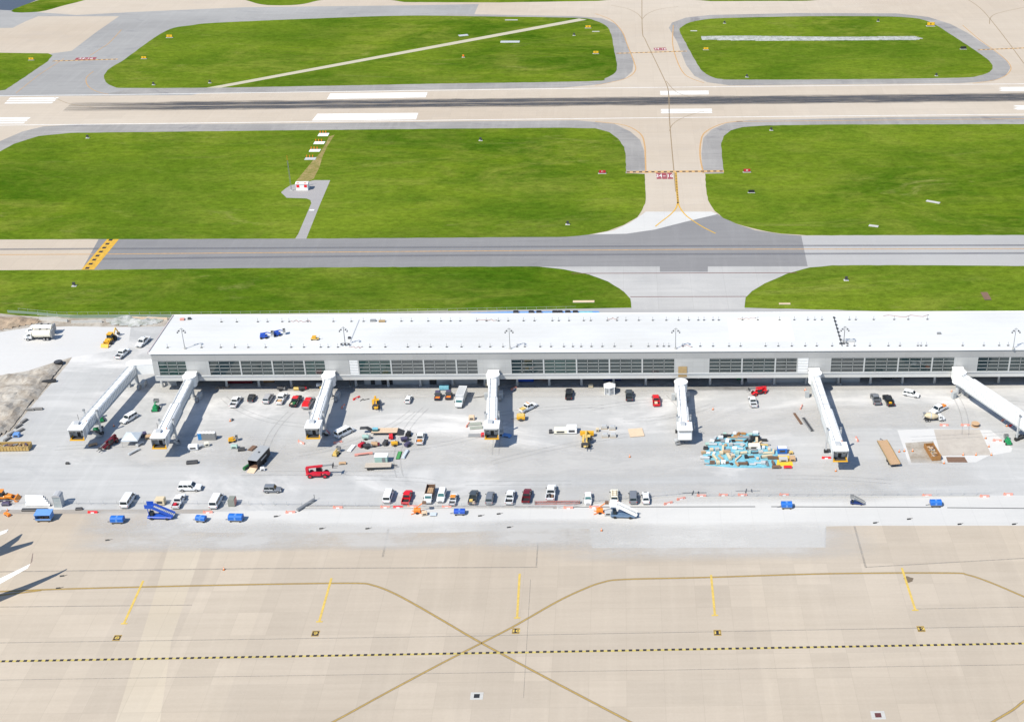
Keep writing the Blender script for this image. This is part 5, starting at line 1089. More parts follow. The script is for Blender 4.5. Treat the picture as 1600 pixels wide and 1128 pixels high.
boxy(300, 721, 8, 2.8, 1.0, .7, 'dark', 'low dark rack of gas bottles alone on the left apron', name='bottle_rack', cat='rack')
boxy(224, 679, 30, 1.6, 1.1, 1.2, 'purple', 'dark box right of the silver tent'); boxy(232, 682, 10, 1.7, 1.2, .9, 'wood', 'brown crate against the second jet bridge cab')
boxy(218, 692, 60, 2.0, .9, .6, 'lightgrey', 'grey crate below the silver tent'); boxy(209, 704, 55, 3.4, .7, .5, 'lightgrey', 'long pale box lying below the silver tent')
boxy(145, 693, 25, 2.2, .8, .5, 'wood', 'brown board stack below the first jet bridge cab'); boxy(394, 698, 70, 2.4, 1.4, .25, 'brown', 'flat brown pallet above the dark box trailer', trim='wood')
boxy(385, 729, 60, 2.0, .7, .8, 'darkgreen', 'dark green bundle left of the dark box trailer'); boxy(410, 732, 10, 1.1, .8, .9, 'white', 'white bucket box by the ramp of the dark box trailer')
boxy(535, 722, 5, 1.8, .8, .5, 'wood', 'brown hose reel box right of the red telehandler boom')
boxy(549, 672+26, 75, 3.2, 1.2, .3, 'white', 'white sheet panel left of the machine cluster'); boxy(568, 708, 12, 4.6, .5, .6, 'pink', 'faded pink steel frame left of the white box container')
boxy(623, 709, 88, 3.6, 1.0, .2, simple('green_mat', (.06, .26, .08), .8), 'green mat lying right of the white box container', trim='dark'); boxy(633, 708, 80, 3.8, .9, .5, 'silverfab', 'silver ladder rack right of the green mat')
boxy(727+10, 653, 0, 1.5, 1.2, 1.1, 'palewood', 'pale wooden crate above the grey pipes at the central jet bridge', h=.5)
for u, v, l_ in ((742, 661, 'upper bundle of grey pipes left of the central jet bridge'), (744, 667, 'lower bundle of grey pipes left of the central jet bridge'), (742, 679, 'dark row of fittings left of the red box')):
    t = mach('pipe_bundle', l_, 'pipes', u, v, 8 if v < 670 else 0, .4)
    for k in range(4): P('pipe', MB().cyl((-1.7, -.5+k*.33, .22), (1.7, -.5+k*.33, .22), .16, n=8), simple('sage_pipe', (.30, .32, .28), .6) if v < 670 else 'grey', t)
boxy(755, 679, 0, 1.1, .9, 1.0, 'brightred', 'small bright red box at the foot of the central jet bridge cab')
boxy(792, 679, -20, 2.2, 1.2, .6, 'lightblue', 'light blue bundle in the shadow of the central jet bridge'); boxy(1060, 687, 10, 2.0, 1.2, .7, 'lightgrey', 'pale engine block below the low jet bridge cab'); boxy(1062, 691, 20, 2.2, .9, .4, 'grey', 'grey pallet below the pale engine block')
t = mach('cable_drum', 'round wooden cable drum at the corner of the fenced slab', 'cable drum', 1524, 663, 0, .5); P('flange', MB().cyl((0, 0, .0), (0, 0, .1), 1.1, n=16).cyl((0, 0, .8), (0, 0, .9), 1.1, n=16), 'wood', t); P('core', MB().cyl((0, 0, .1), (0, 0, .8), .6, n=12), 'brown', t)
# pipes and beams
for u, v, ang, L_, w_, mt, l_ in ((1246.5, 654, 103, 5.8, .5, 'brown', 'dark reddish beam lying left of the steel gutter'), (1262, 663, 103, 7.0, .9, 'dark', 'dark steel gutter lying left of the longest jet bridge')):
    t = mach('steel_beam', l_, 'beam', u, v, ang, .2); P('web', MB().b(-L_/2, L_/2, -w_/2+.2, w_/2-.2, .1, .35), mt, t); P('flange', MB().b(-L_/2, L_/2, -w_/2, w_/2, .0, .098).b(-L_/2, L_/2, -w_/2, -w_/2+.12, .1, .45).b(-L_/2, L_/2, w_/2-.12, w_/2, .1, .45), mt if mt == 'brown' else 'grey', t)
for k in range(5):
    t = mach('culvert_pipe', ('upper' if k < 1 else 'lower' if k > 3 else 'middle') + [' white pipe of the stack right of the orange loader', ' white pipe, second of the stack right of the orange loader', ' white pipe, third of the stack right of the orange loader', ' white pipe, fourth of the stack right of the orange loader', ' white pipe of the stack right of the orange loader'][k], 'pipe', 54+k*1.5, 776+k*3.1, -4, .3)
    P('pipe', MB().cyl((-2.2-.2*k, 0, .36), (2.2+.2*k, 0, .36), .36, n=12), 'white', t); P('bore', MB().cyl((2.2+.2*k, 0, .36), (2.22+.2*k, 0, .36), .28, n=12), 'dark', t)
boxy(54, 794.5, 0, 6.2, .8, .5, 'dark', 'long dark beam stack on the fence line under the white pipes'); boxy(9, 786, 0, 1.8, 1.0, .8, 'purple', 'dark bundle under the orange loader at the left edge'); boxy(11, 802, -35, 1.8, .8, .6, 'orangem', 'small orange bucket left of the pale blue cart')
boxy(123, 793, 5, 1.6, .7, .5, 'dark', 'dark clump of tools right of the glazed shelter')
for u, v, ang, l_ in ((362, 654, 70, 'small grey stand alone on the apron right of the portable toilets'), (105, 742-20, 0, 'flat black lid on the left apron')):
    boxy(u, v, ang, .9, .5, .5, 'grey' if u > 200 else 'black', l_)
# blue ground support equipment
def cart(u, v, ang, col, label, L_=3.2, w_=1.6, h=1.7, open_=False, fold=False):
    t = mach('baggage_cart', label, 'baggage cart', u, v, ang, .9)
    P('deck', MB().b(-L_/2, L_/2, -w_/2, w_/2, .45, .6), 'grey', t)
    if open_:
        P('canopy', MB().loft([[(x, -w_/2-.1, h+.1), (x, w_/2+.1, h+.3), (x, w_/2+.1, h+.42), (x, -w_/2-.1, h+.22)] for x in (-L_/2-.15, L_/2+.15)]), col, t)
        P('end_panel', MB().b(-L_/2, -L_/2+.06, -w_/2, w_/2, .603, h+.1).b(L_/2-.06, L_/2, -w_/2, w_/2, .603, h+.1), col, t); P('side_rail', MB().b(-L_/2+.062, L_/2-.062, -w_/2, -w_/2+.06, .603, .95), col, t); P('luggage', MB().b(-.9, -.1, -.5, .4, .603, 1.1).b(.1, 1.0, -.4, .5, .603, 1.25), 'brown', t)
    else:
        P('canopy', MB().loft([[(x, -w_/2, .603), (x, -w_/2, h-.25), (x, -w_/4, h), (x, w_/4, h), (x, w_/2, h-.25), (x, w_/2, .603)] for x in (-L_/2, L_/2)]), col, t)
        P('curtain_seam', MB().b(-.2, .2, -w_/2-.03, -w_/2-.003, .65, h-.3).b(-.2, .2, -w_/4, w_/4, h+.003, h+.03), 'lightblue' if col != 'lightblue' else 'silverfab', t)
    for x in (-L_*.34, L_*.34):
        for s_ in (-1, 1): P('wheel', MB().cyl((x, s_*(w_/2-.2), .22), (x, s_*(w_/2-.02), .22), .22, n=10), 'tyre', t)
    P('tow_bar', MB().bar((-L_/2, 0, .45), (-L_/2-1.0, 0, .2), .08), 'dark', t); return t
cart(69.5, 807, 0, 'lightblue', 'pale blue open-sided baggage cart, leftmost on the lower apron', L_=3.6, w_=2.2, h=1.9, open_=True)
cart(183.5, 811, 0, 'brightblue', 'bright blue curtained baggage cart left of the blue belt loader', L_=3.0, w_=1.7)
cart(314, 809, -10, 'brightblue', 'small rounded blue cart right of the blue belt loader', L_=2.3, w_=1.5, h=1.5)
cart(368.5, 808, -3, 'brightblue', 'long blue covered cart below the two white vans', L_=3.3, w_=1.8)
cart(718, 798, 0, 'blue', 'deep blue low cart below the charcoal pickup', L_=2.6, w_=1.6, h=1.35)
cart(1229, 788, 0, 'brightblue', 'blue covered cart on the drain line right of the fence bend', L_=2.6, w_=1.7, h=1.6)
cart(1462, 785, 0, 'brightblue', 'rightmost blue covered cart above the drain line', L_=2.7, w_=1.6, h=1.6)
M['slate'] = simple('slate_blue_paint', (.10, .16, .25), .4, var=.3)
def stairs(u, v, ang, c1, c2, label, L_=5.6, scale=1.0, flip=1):
    t = mach('passenger_stairs', label, 'aircraft stairs', u, v, ang, .8, scale)
    P('chassis', MB().loft([sec(-L_/2, .85, .35, .85, .08), sec(L_/2-.4, .85, .35, .75, .08)]), c1, t)
    st = MB()
    for k in range(13): st.b(L_/2-.3-k*.33, L_/2-k*.33, -.62, .62, .75+k*.17, .82+k*.17)
    s2 = P('flight', st, 'lightgrey', t)
    for s_ in (-1, 1): P('side_panel', MB().bar((L_/2, s_*.7, .9), (L_/2-4.2, s_*.7, 3.2), .08, .7), c2, s2)
    P('platform', MB().b(-L_/2-.2, L_/2-4.25, -.75, .75, 2.9, 3.0).b(-L_/2-.2, L_/2-4.25, -.75, -.7, 3.003, 3.9).b(-L_/2-.2, L_/2-4.25, .7, .75, 3.003, 3.9), c2, t); P('strut', MB().bar((-L_/2+.5, -.6, .85), (-L_/2+.3, -.6, 2.9), .12).bar((-L_/2+.5, .6, .85), (-L_/2+.3, .6, 2.9), .12), c1, t)
    P('cab', MB().fr(-L_/2+.2, -L_/2+1.3, .5, .852, -L_/2+.3, -L_/2+1.1, .45, 1.7), 'glass', t)
    for x in (-L_/2+.9, L_/2-1.4):
        for s_ in (-1, 1): P('wheel', MB().cyl((x, s_*.75-.12, .34), (x, s_*.75+.12, .34), .34, n=10), 'tyre', t)
    return t
stairs(252, 805, -2, 'blue', 'blue', 'deep blue passenger stairs on the kerb strip below the tan box tank', scale=1.1)
stairs(975, 803, -4, 'slate', 'white', 'navy and white passenger stairs beside the orange floodlight trailer', scale=1.12)
stairs(1340, 783, -8, 'navy', 'grey', 'small dark teal passenger stairs by the right fence', scale=.62)
boxy(950, 801, 0, 1.6, 1.1, 1.0, 'lightgrey', 'grey box between the orange floodlight trailer and the navy stairs')
def lighttower(u, v, label):
    t = mach('light_tower', label, 'light tower', u, v, 0, .6); P('body', MB().loft([sec(-.8, .5, .4, 1.3, .1), sec(.8, .5, .4, 1.3, .1)]), 'orangem', t); P('mast', MB().bar((-.6, 0, 1.2), (1.5, .5, 2.6), .18), 'orangem', t); P('lamp_head', MB().b(1.3, 2.2, .1, .9, 2.4, 2.9), 'brown', t); P('outrigger', MB().bar((-1.4, -.8, .15), (1.4, .8, .3), .14).bar((-1.4, .8, .15), (1.6, -.8, .3), .14), 'orangem', t)
    for s_ in (-1, 1): P('wheel', MB().cyl((0, s_*.6-.1, .3), (0, s_*.6+.1, .3), .3, n=10), 'tyre', t)
lighttower(652, 798, 'orange floodlight trailer below the white dump truck'); lighttower(937, 798, 'orange floodlight trailer below the lone white car')
boxy(663, 801, 10, 1.3, 1.0, .9, 'palewood', 'pale crate beside the orange floodlight trailer under the dump truck'); boxy(677, 801, 0, 1.6, 1.3, .25, 'silverfab', 'grey plate right of the orange floodlight trailer under the dump truck')
# red truss guardrail
t = mach('guard_frame', 'long low red truss frame lying behind the fence', 'steel frame', 871, 785.5, 1, .2); mb = MB().bar((-5.4, -.35, .15), (5.4, -.35, .15), .12).bar((-5.4, .35, .15), (5.4, .35, .15), .12).bar((-5.4, 0, .7), (5.4, 0, .7), .12)
for k in range(18): x = -5.3+k*.62; mb.bar((x, -.35, .15), (x+.3, 0, .7), .07).bar((x, .35, .15), (x+.3, 0, .7), .07)
P('truss', mb, simple('faded_red_steel', (.40, .12, .10), .6), t); P('end_plate', MB().b(-5.5, -5.42, -.4, .4, 0, .8).b(5.42, 5.5, -.4, .4, 0, .8), 'brown', t)
# ================================================================ MATERIALS YARD ON THE BLUE TARP
t0 = at(1165, 705)
sheetp = [(1103, 727), (1098, 712), (1104, 700), (1113, 686), (1135, 679), (1185, 677), (1186, 688), (1202, 700), (1216, 703), (1214, 722), (1212, 731), (1150, 731)]
me_ = MB(); pts = [tuple(at(*p))[:2] for p in sheetp]; cx = sum(p[0] for p in pts)/len(pts); cy = sum(p[1] for p in pts)/len(pts)
mb = MB(); q = [(p[0]-cx, p[1]-cy) for p in pts]; mb.prism(q, 0, .06)
o = P('ground_tarpaulin', mb, 'tarp'); o.location = (cx, cy, .02); tag(o, 'large wrinkled cyan tarpaulin spread under the stored building materials', 'tarpaulin')
poly = pts
kinds = [('brown timber bundle', 'brown'), ('pale plywood bundle', 'palewood'), ('grey duct bundle', 'grey'), ('rusty steel bundle', 'rust'), ('white wrapped pallet', 'white'), ('dark hose bundle', 'dark'), ('tan carton stack', 'tanbox'), ('grey carton stack', 'lightgrey'), ('black pipe bundle', 'black'), ('sage green cabinet', 'palegreen'), ('concrete block pile', 'conc'), ('sawn board stack', 'wood')]
rows = [('rear edge', 680, list(range(1131, 1186, 8))), ('rear', 684.5, list(range(1116, 1188, 9))), ('rear middle', 690, list(range(1111, 1196, 9))), ('centre', 696.5, list(range(1106, 1204, 9))), ('centre front', 703, list(range(1103, 1214, 9))), ('front middle', 709.5, list(range(1099, 1214, 9))), ('front', 716.5, list(range(1101, 1214, 9))), ('front edge', 725.5, list(range(1104, 1212, 8)))]
rg = random.Random(5); seq = ['left end', 'left part', 'left middle', 'middle', 'right middle', 'right part', 'right end']
for rn, v, us in rows:
    for i, u in enumerate(us):
        kn, mt = kinds[rg.randrange(len(kinds))]; long_ = kn.endswith(('bundle', 'stack')) and rg.random() < .7
        L_ = rg.uniform(1.3, 2.9) if long_ else rg.uniform(.6, 1.3); w_ = rg.uniform(.3, .7) if long_ else rg.uniform(.6, 1.1); h_ = rg.uniform(.3, 1.0)
        p = at(u+rg.uniform(-2, 2), v+rg.uniform(-1.5, 1.5)); lab = '%s on the blue tarp, %s of the %s row' % (kn, ['first', 'second', 'third', 'fourth', 'fifth', 'sixth', 'seventh', 'eighth', 'ninth', 'tenth', 'eleventh', 'twelfth', 'thirteenth', 'fourteenth'][i], rn)
        t = T('material_bundle', lab, 'material bundle', (p.x, p.y, .085), rg.choice([rg.uniform(-12, 12), rg.uniform(-12, 12), rg.uniform(40, 120)]), 'building materials stored on the blue tarp')
        mb = MB()
        if 'hose' in kn or 'steel' in kn or 'duct' in kn:
            for k in range(4): mb.cyl((-L_/2, -w_/2+w_*k/4+.1, .2+.12*(k % 2)), (L_/2, -w_/2+w_*k/4+.1, .2+.12*(k % 2)), w_/7+.03, n=6)
        elif 'board' in kn or 'timber' in kn or 'plywood' in kn:
            for k in range(3): mb.b(-L_/2+.1*rg.random(), L_/2-.1*rg.random(), -w_/2, w_/2, .1+k*h_/3+.004, .1+(k+1)*h_/3-.03)
        else: mb.loft([sec(-L_/2, w_/2, .1, h_, .08), sec(L_/2, w_/2, .1, h_, .08)])
        P('goods', mb, mt, t); P('bearer', MB().b(-L_*.3-.06, -L_*.3+.06, -w_/2, w_/2, 0, .09).b(L_*.3-.06, L_*.3+.06, -w_/2, w_/2, 0, .09), 'ply', t)
boxy(1178.5, 697, 0, 3.0, 1.5, 1.1, 'cream', 'big cream tank standing on the blue tarp', name='site_tank', cat='tank'); boxy(1193, 693, 0, 2.4, .6, .35, 'paleyel', 'pale yellow beam at the rear right of the blue tarp')
boxy(1222, 704, 0, 2.4, 1.5, 1.6, 'brightblue', 'deep blue cabin with white roof at the right end of the blue tarp', name='site_cabin', cat='cabin', top='white')
boxy(1224, 717, 0, 2.2, 1.4, .9, 'conc', 'grey pallet of blocks below the deep blue cabin', name='block_pallet', cat='pallet'); boxy(1238, 716, 0, 1.5, 1.6, 1.0, 'wood', 'brown crate at the far right end of the materials yard')
p = at(1225, 724); o = P('yellow_mat', MB().b(-2.4, 2.2, -2.3, 2.6, 0, .05), simple('mat_yellow', (.75, .48, .04), .6, var=.2)); o.location = (p.x, p.y+1, .02); tag(o, 'yellow mat under the pallets right of the blue tarp', 'mat')
boxy(1231, 728, 0, 2.0, .9, .5, 'brightred', 'red box on the yellow mat front edge'); boxy(1213, 728, 0, 2.2, .9, .6, 'brown', 'dark brown bundle left on the yellow mat'); boxy(1236, 706, 5, 1.0, .8, .7, 'paleyel', 'yellow crate behind the brown crate of the materials yard')
# ================================================================ FENCES, BARRIERS, CONES
def fence(pts, label, h=1.9, sp=3.0, rail='lightgrey', low=True, z=0, mid=True):
    P0 = at(*pts[0]); t = T('site_fence', label, 'fence', (P0.x, P0.y, z)); rl = MB(); n_ = 0
    W_ = [at(*p)-P0 for p in pts]
    for a, b_ in zip(W_, W_[1:]):
        d = b_-a; k = max(1, int(d.length/sp))
        rl.bar(a+Vector((0, 0, h)), b_+Vector((0, 0, h)), .035)
        for hh in ((.15, .6, 1.0) if mid else (h*.5,)): rl.bar(a+Vector((0, 0, hh)), b_+Vector((0, 0, hh)), .018)
        for i in range(k):
            q = a+d*(i/k)
            if n_ < 99: po = P('post', MB().cyl(q, q+Vector((0, 0, h)), .04, n=6), rail, t); P('footing', MB().b(q.x-.3, q.x+.3, q.y-.15, q.y+.15, 0, .08), 'conc', po); n_ += 1
    P('rail', rl, rail, t)
    if low:
        kb = MB()
        for a, b_ in zip(W_, W_[1:]): kb.bar(a+Vector((0, -.35, .1)), b_+Vector((0, -.35, .1)), .3, .2)
        P('kerb', kb, 'conc', t)
    return t
fence([(0, 787.5), (120, 788), (330, 788.5), (468, 789.5)], 'long thin grey site fence across the lower left, behind the blue carts', h=1.2, low=False)
fence([(472, 791.5), (640, 792), (865, 793)], 'middle stretch of grey site fence in front of the central parking row', h=1.3)
fence([(872, 793), (897, 790), (935, 784), (1080, 772)], 'slanting stretch of site fence rising to the right of the last white car', h=1.3)
fence([(1085, 776.5), (1200, 776), (1400, 775), (1545, 774)], 'right stretch of grey site fence above the drain line', h=1.8)
fence([(30, 489), (90, 495), (300, 495), (560, 492), (900, 486)], 'thin perimeter fence along the grass behind the concourse', h=1.6, low=False, mid=False)
o = tag(P('silt_fence', MB().bar(at(12, 489)+Vector((0, 0, .5)), at(60, 492)+Vector((0, 0, .5)), .06, .9).bar(at(60, 492)+Vector((0, 0, .5)), at(110, 497)+Vector((0, 0, .5)), .06, .9).bar(at(110, 497)+Vector((0, 0, .5)), at(270, 496)+Vector((0, 0, .5)), .06, .9), simple('silt_fabric', (.20, .27, .20), .8)), 'low grey-green silt fence along the top of the soil strip', 'silt fence')
for i, (u0, v0, u1, v1, l_) in enumerate(((112, 505, 160, 504, 'pale concrete barrier left of the soil strip centre'), (166, 503, 200, 502.5, 'pale concrete barrier nearest the white rubble'), (62, 499, 106, 503, 'pale concrete barrier nearest the orange clay bank'), (205, 499, 262, 500, 'pale timber wall beside the left end of the concourse'))):
    a, b_ = at(u0, v0), at(u1, v1); t = T('concrete_barrier', l_, 'barrier', a); P('wall', MB().bar((0, 0, .4), b_-a+Vector((0, 0, .4)), .35, .8), 'conc' if i < 3 else 'palewood', t); P('base', MB().bar((0, 0, .08), b_-a+Vector((0, 0, .08)), .7, .15), 'conc', t)
t = T('roller_gate', 'dark rolled gate section at the bend of the left fence', 'gate', at(465, 799), 55); P('frame', MB().cyl((0, 0, .45), (5.5, 0, .45), .4, n=10), 'grey', t); P('hinge_post', MB().cyl((5.6, 0, 0), (5.6, 0, 1.8), .07, n=6), 'dark', t)
BR = [(145, 801, 0, 'left of the bright blue curtained cart'), (325, 801, 2, 'beside the small rounded blue cart'), (454, 801, 5, 'by the rolled gate'), (528, 793.5, 0, 'on the fence left of the central parking row'), (602, 793, 0, 'before the first van of the central row'), (622, 793, 0, 'before the bright red pickup'), (644, 792, 0, 'by the orange trailer under the dump truck'), (698, 793, 0, 'left of the deep blue cart'), (888, 794, 0, 'left of the lone white car'), (928, 793, 0, 'at the orange trailer under the lone white car'),
      (1044, 787, 25, 'low on the slanting fence'), (1064, 780, 25, 'high on the slanting fence'), (1096, 775, 0, 'at the left start of the right fence'), (1130, 774, 0, 'second on the right fence'), (1160, 774, 0, 'third on the right fence'), (1225, 773.5, 0, 'above the blue cart on the drain line'), (1448, 775, 0, 'above the rightmost blue cart'), (1538, 776, 0, 'at the right end of the right fence'), (1575, 773, 0, 'beyond the right end of the right fence'),
      (471, 692, -35, 'left below the third jet bridge cab'), (528, 692, 25, 'right below the third jet bridge cab'), (536, 636, 80, 'standing in the shadow of the third jet bridge'), (557, 623, 50, 'left of the bright yellow loader'), (803, 608, 50, 'at the column right of the central jet bridge'), (731, 665, 75, 'left of the grey pipe bundles'), (1291, 716, 0, 'at the foot of the longest jet bridge cab'), (1339, 687, 95, 'right of the longest jet bridge cab'), (1252, 637, 70, 'above the dark reddish beam'), (1260, 613, 95, 'before the grey block wall'),
      (1475, 665, 0, 'left one above the square slab patch'), (1508, 665, 0, 'right one above the square slab patch'), (1558, 689, 0, 'left of the green lift at the right edge'), (1582, 665, 25, 'bright one under the rightmost jet bridge'), (1570, 657, 25, 'faded one under the rightmost jet bridge')]
for u, v, a_, l_ in BR:
    t = T('barricade', 'low red and white barricade ' + l_, 'barricade', at(u, v), a_, 'low red and white construction barricades')
    P('blade', MB().loft([[(x, -.22, 0), (x, -.1, .5), (x, .1, .5), (x, .22, 0)] for x in (-1.15, 1.15)]), 'brightred' if 'bright' in l_ or 'foot of the longest' in l_ else 'pink', t); P('white_band', MB().b(-.4, .4, -.24, .24, .02, .30), 'white', t); P('lamp', MB().cyl((-.9, 0, .5), (-.9, 0, .7), .08, n=8), 'orangem', t)
for u, v, l_ in ((70, 805+5, 'beside the pale blue cart'), (12, 798, 'at the left edge below the fence'), (1258, 590+20, 'by the column before the block wall'), (1405, 706, 'right of the lumber semitrailer, nearest it'), (1413, 705, 'between the semitrailer and the orange dumpster'), (1426, 705, 'nearest the orange dumpster'), (1475, 724, 'dark red one by the steel plate'), (1505, 711, 'on the near edge of the slab patch'), (1525, 711, 'on the near right edge of the slab patch'), (1549, 711, 'at the near right corner of the slab patch'), (1540, 685, 'right of the slab patch'), (1545, 698, 'below right of the slab patch'), (1573, 666, 'near the bright barricade at the right'), (1487, 612, 'left of the rightmost jet bridge column'), (1306, 736, 'alone under the longest jet bridge cab'), (178, 652+14, 'beside the white SUV between two jet bridges'), (360, 658, 'alone right of the second jet bridge'), (940, 829, 'on the new strip below the floodlight trailer'), (1114, 640, 'right of the low jet bridge'), (984, 714, 'alone on the open apron right of centre'), (350, 890, 'tiny orange one alone on the lower apron')):
    t = T('traffic_cone', 'small orange traffic cone ' + l_, 'cone', at(u, v)); P('cone', MB().cyl((0, 0, .05), (0, 0, .75), .24, .05, 8), 'orangem', t); P('base', MB().b(-.28, .28, -.28, .28, 0, .048), 'black', t); P('collar', MB().cyl((0, 0, .38), (0, 0, .52), .155, .125, 8), 'white', t)
for u, v, l_ in ((502, 826, 'left of two lone black chocks on the new strip'), (574, 826, 'right of two lone black chocks on the new strip'), (431, 807, 'pair of black chocks by the rolled gate'), (168, 844, 'chocks on the upper left of the lower apron'), (1367, 817, 'black chocks near the right dark joint corner'), (1499, 819, 'black chock at the right edge of the new strip'), (1584, 819, 'black chock nearest the right frame edge'), (91, 919, 'black lump on the yellow taxi line near the wing shadow'), (97, 900, 'small dark lump right of the wing tip shadow'), (795, 824, 'black chock below the middle of the new strip'), (750, 806, 'brown block on the new strip below the deep blue cart'), (779, 803, 'brown block left under the central fence'), (1420, 820-9, 'grey lump on the new strip at right')):
    t = T('wheel_chock', l_, 'chock', at(u, v), 10); P('wedge', MB().loft([[(x, -.22, 0), (x, 0, .3), (x, .22, 0)] for x in (-.45, .45)]), 'black', t); P('rope', MB().bar((.45, 0, .1), (1.1, .3, .05), .06), 'dark', t)
for u, v, a_, l_ in ((1085, 770.5, 0, 'left of the dark fallen posts by the fence bend'), (1168, 767.5, 0, 'right of the dark fallen posts by the fence bend')):
    t = T('fallen_post', 'dark steel frame ' + l_, 'steel frame', at(u, v), a_); P('beam', MB().bar((-3, 0, .2), (3, 0, .2), .1), 'grey', t); P('foot', MB().bar((-.6, -.9, .2), (-.2, .8, .2), .14).bar((.8, -.8, .5), (1.0, .5, .3), .14), 'dark', t)
# ================================================================ AIRFIELD FURNITURE
def asign(u, v, s, col, label, txt=None, ink='black', w_=2.6, h_=1.0):
    t = T('airfield_sign', label, 'airfield sign', at(u, v+1.5), 0); t.scale = (s*.78,)*3
    P('panel', MB().b(-w_/2, w_/2, -.1, .1, .35, .35+h_), col, t); P('frame', MB().b(-w_/2-.06, -w_/2, -.13, .13, .3, .4+h_).b(w_/2, w_/2+.06, -.13, .13, .3, .4+h_).b(-w_/2, w_/2, -.13, .13, .3, .348), 'black', t); P('plinth', MB().b(-w_/2-.3, w_/2+.3, -.5, .5, 0, .12), 'conc', t)
    for x in (-w_*.35, w_*.35): P('leg', MB().cyl((x, 0, .1), (x, 0, .34), .06, n=6), 'grey', t)
    if txt: q = text('sign_writing', txt, (0, -.108), h_*.85, 0, ink, .35+h_/2, parent=t, rx=math.pi/2)
YS = simple('sign_yellow', (.80, .47, .02), .5); M['ys'] = YS
for u, v, s, c, l_, tx in ((265, 58, 1.5, 'ys', 'long yellow airfield sign near the curved top corner of the upper left grass', 'C'), (225, 91, 1.2, 'ys', 'yellow airfield sign left side of the upper left grass', 'B'), (49, 93, 1.2, 'ys', 'yellow airfield sign on the small grass corner at the far left', 'B'), (919, 43, 1.4, 'ys', 'yellow airfield sign near the top right corner of the upper left grass', 'B'), (931, 83, 1.3, 'ys', 'yellow airfield sign on the right side of the upper left grass', 'C'),
                        (1103, 77, 1.2, 'ys', 'yellow airfield sign on the left side of the upper right grass', 'C'), (1454, 40, 2.0, 'ys', 'long yellow airfield sign near the top right of the upper right grass', 'B'), (1505, 76, 1.4, 'black', 'dark back of an airfield sign at the right of the upper right grass', None), (941, 270, 1.3, 'redpaint_s', 'red airfield sign left of the lower hold line', '16'), (1167, 268, 1.3, 'redpaint_s', 'red airfield sign right of the lower hold line', '34'), (1174, 300, 1.1, 'black', 'black airfield sign back right of the connector', None), (248, 247, .01, 'ys', None, None)):
    M['redpaint_s'] = simple('sign_red', (.5, .02, .04), .5)
    if l_: asign(u, v, s, c, l_, tx, 'white' if c == 'redpaint_s' else 'black')
for u, v, l_ in ((137, 215, 'at the upper left edge of the big left field'), (751, 219, 'in the upper part of the big left field'), (887, 350, 'near the lower right of the big left field'), (1205, 203, 'at the top of the right field'), (1167, 120, 'at the bottom of the upper right grass, left'), (1463, 118, 'at the bottom of the upper right grass, right'), (240, 132, 'at the lower left of the upper left grass'), (328, 129, 'at the start of the diagonal track'), (116, 446, 'on the lower left grass strip'), (1322, 437, 'on the lower right grass strip'), (1132, 36, 'at the top of the upper right grass, left'), (1372, 33, 'at the top of the upper right grass, right'), (724, 89, 'orange one in the upper left grass'), (897, 55, 'near the right end of the diagonal track')):
    t = T('runway_guard_light', 'small dark airfield light box ' + l_, 'airfield light', at(u, v+1)); P('case', MB().b(-.45, .45, -.2, .2, .4, 1.3), 'dark' if 'orange' not in l_ else 'orangem', t); P('stake', MB().cyl((0, 0, 0), (0, 0, .4), .08, n=6), 'grey', t); P('slab', MB().b(-.8, .8, -.7, .7, 0, .06), 'conc', t)
for u, v, sx, sy, c, l_ in ((505.5, 211, 2.15, 3.8, 'white', 'white light-bar slab nearest the runway in the row of four'), (499, 223.7, 2.2, 3.2, 'white', 'second white light-bar slab from the runway'), (492, 235.7, 2.2, 3.0, 'white', 'third white light-bar slab from the runway'), (485, 248.5, 2.2, 2.9, 'lightgrey', 'grey-white light-bar slab farthest from the runway')):
    t = T('approach_light_bar', l_, 'light bar', at(u, v)); P('slab', MB().b(-sx, sx, -sy/2, sy/2, .03, .12), c, t)
    for x in (-1.2, 0, 1.2): P('lamp', MB().cyl((x-.6, sy/2+.5, .0), (x-.6, sy/2+.5, .9), .2, n=8), 'orangem', t)
t = T('equipment_hut', 'small white equipment hut with red squares, on the grey pad in the big left field', 'hut', at(473.5, 296)); P('wall', MB().b(-2.2, 2.2, -1.5, 1.5, .12, 2.6), 'white', t); P('roof', MB().loft([[(x, -1.7, 2.603), (x, 0, 3.1), (x, 1.7, 2.603)] for x in (-2.4, 2.4)]), 'white', t); P('red_panel', MB().b(-2.0, -.9, -1.56, -1.502, 1.3, 2.4).b(.9, 2.0, -1.56, -1.502, 1.3, 2.4), 'brightred', t); P('roof_marking', MB().hexa([(-2.0, -1.4, 2.72), (-1.0, -1.4, 2.72), (-1.0, -.5, 2.98), (-2.0, -.5, 2.98), (-2.0, -1.4, 2.76), (-1.0, -1.4, 2.76), (-1.0, -.5, 3.02), (-2.0, -.5, 3.02)]).hexa([(.8, -1.4, 2.72), (1.8, -1.4, 2.72), (1.8, -.5, 2.98), (.8, -.5, 2.98), (.8, -1.4, 2.76), (1.8, -1.4, 2.76), (1.8, -.5, 3.02), (.8, -.5, 3.02)]), 'pink', t); P('base', MB().b(-2.4, 2.4, -1.7, 1.7, 0, .118), 'conc', t)
t = T('antenna_mast', 'thin leaning-looking lattice mast beside the white equipment hut', 'mast', at(455.5, 298)); mb = MB(); 
for x, y in ((-.25, -.2), (.25, -.2), (0, .25)): mb.cyl((x, y, 0), (x*.5, y*.5, 12), .05, n=6)
for k in range(16): mb.bar((-.23, -.18, k*.75), (.23, -.18, k*.75+.75), .04)
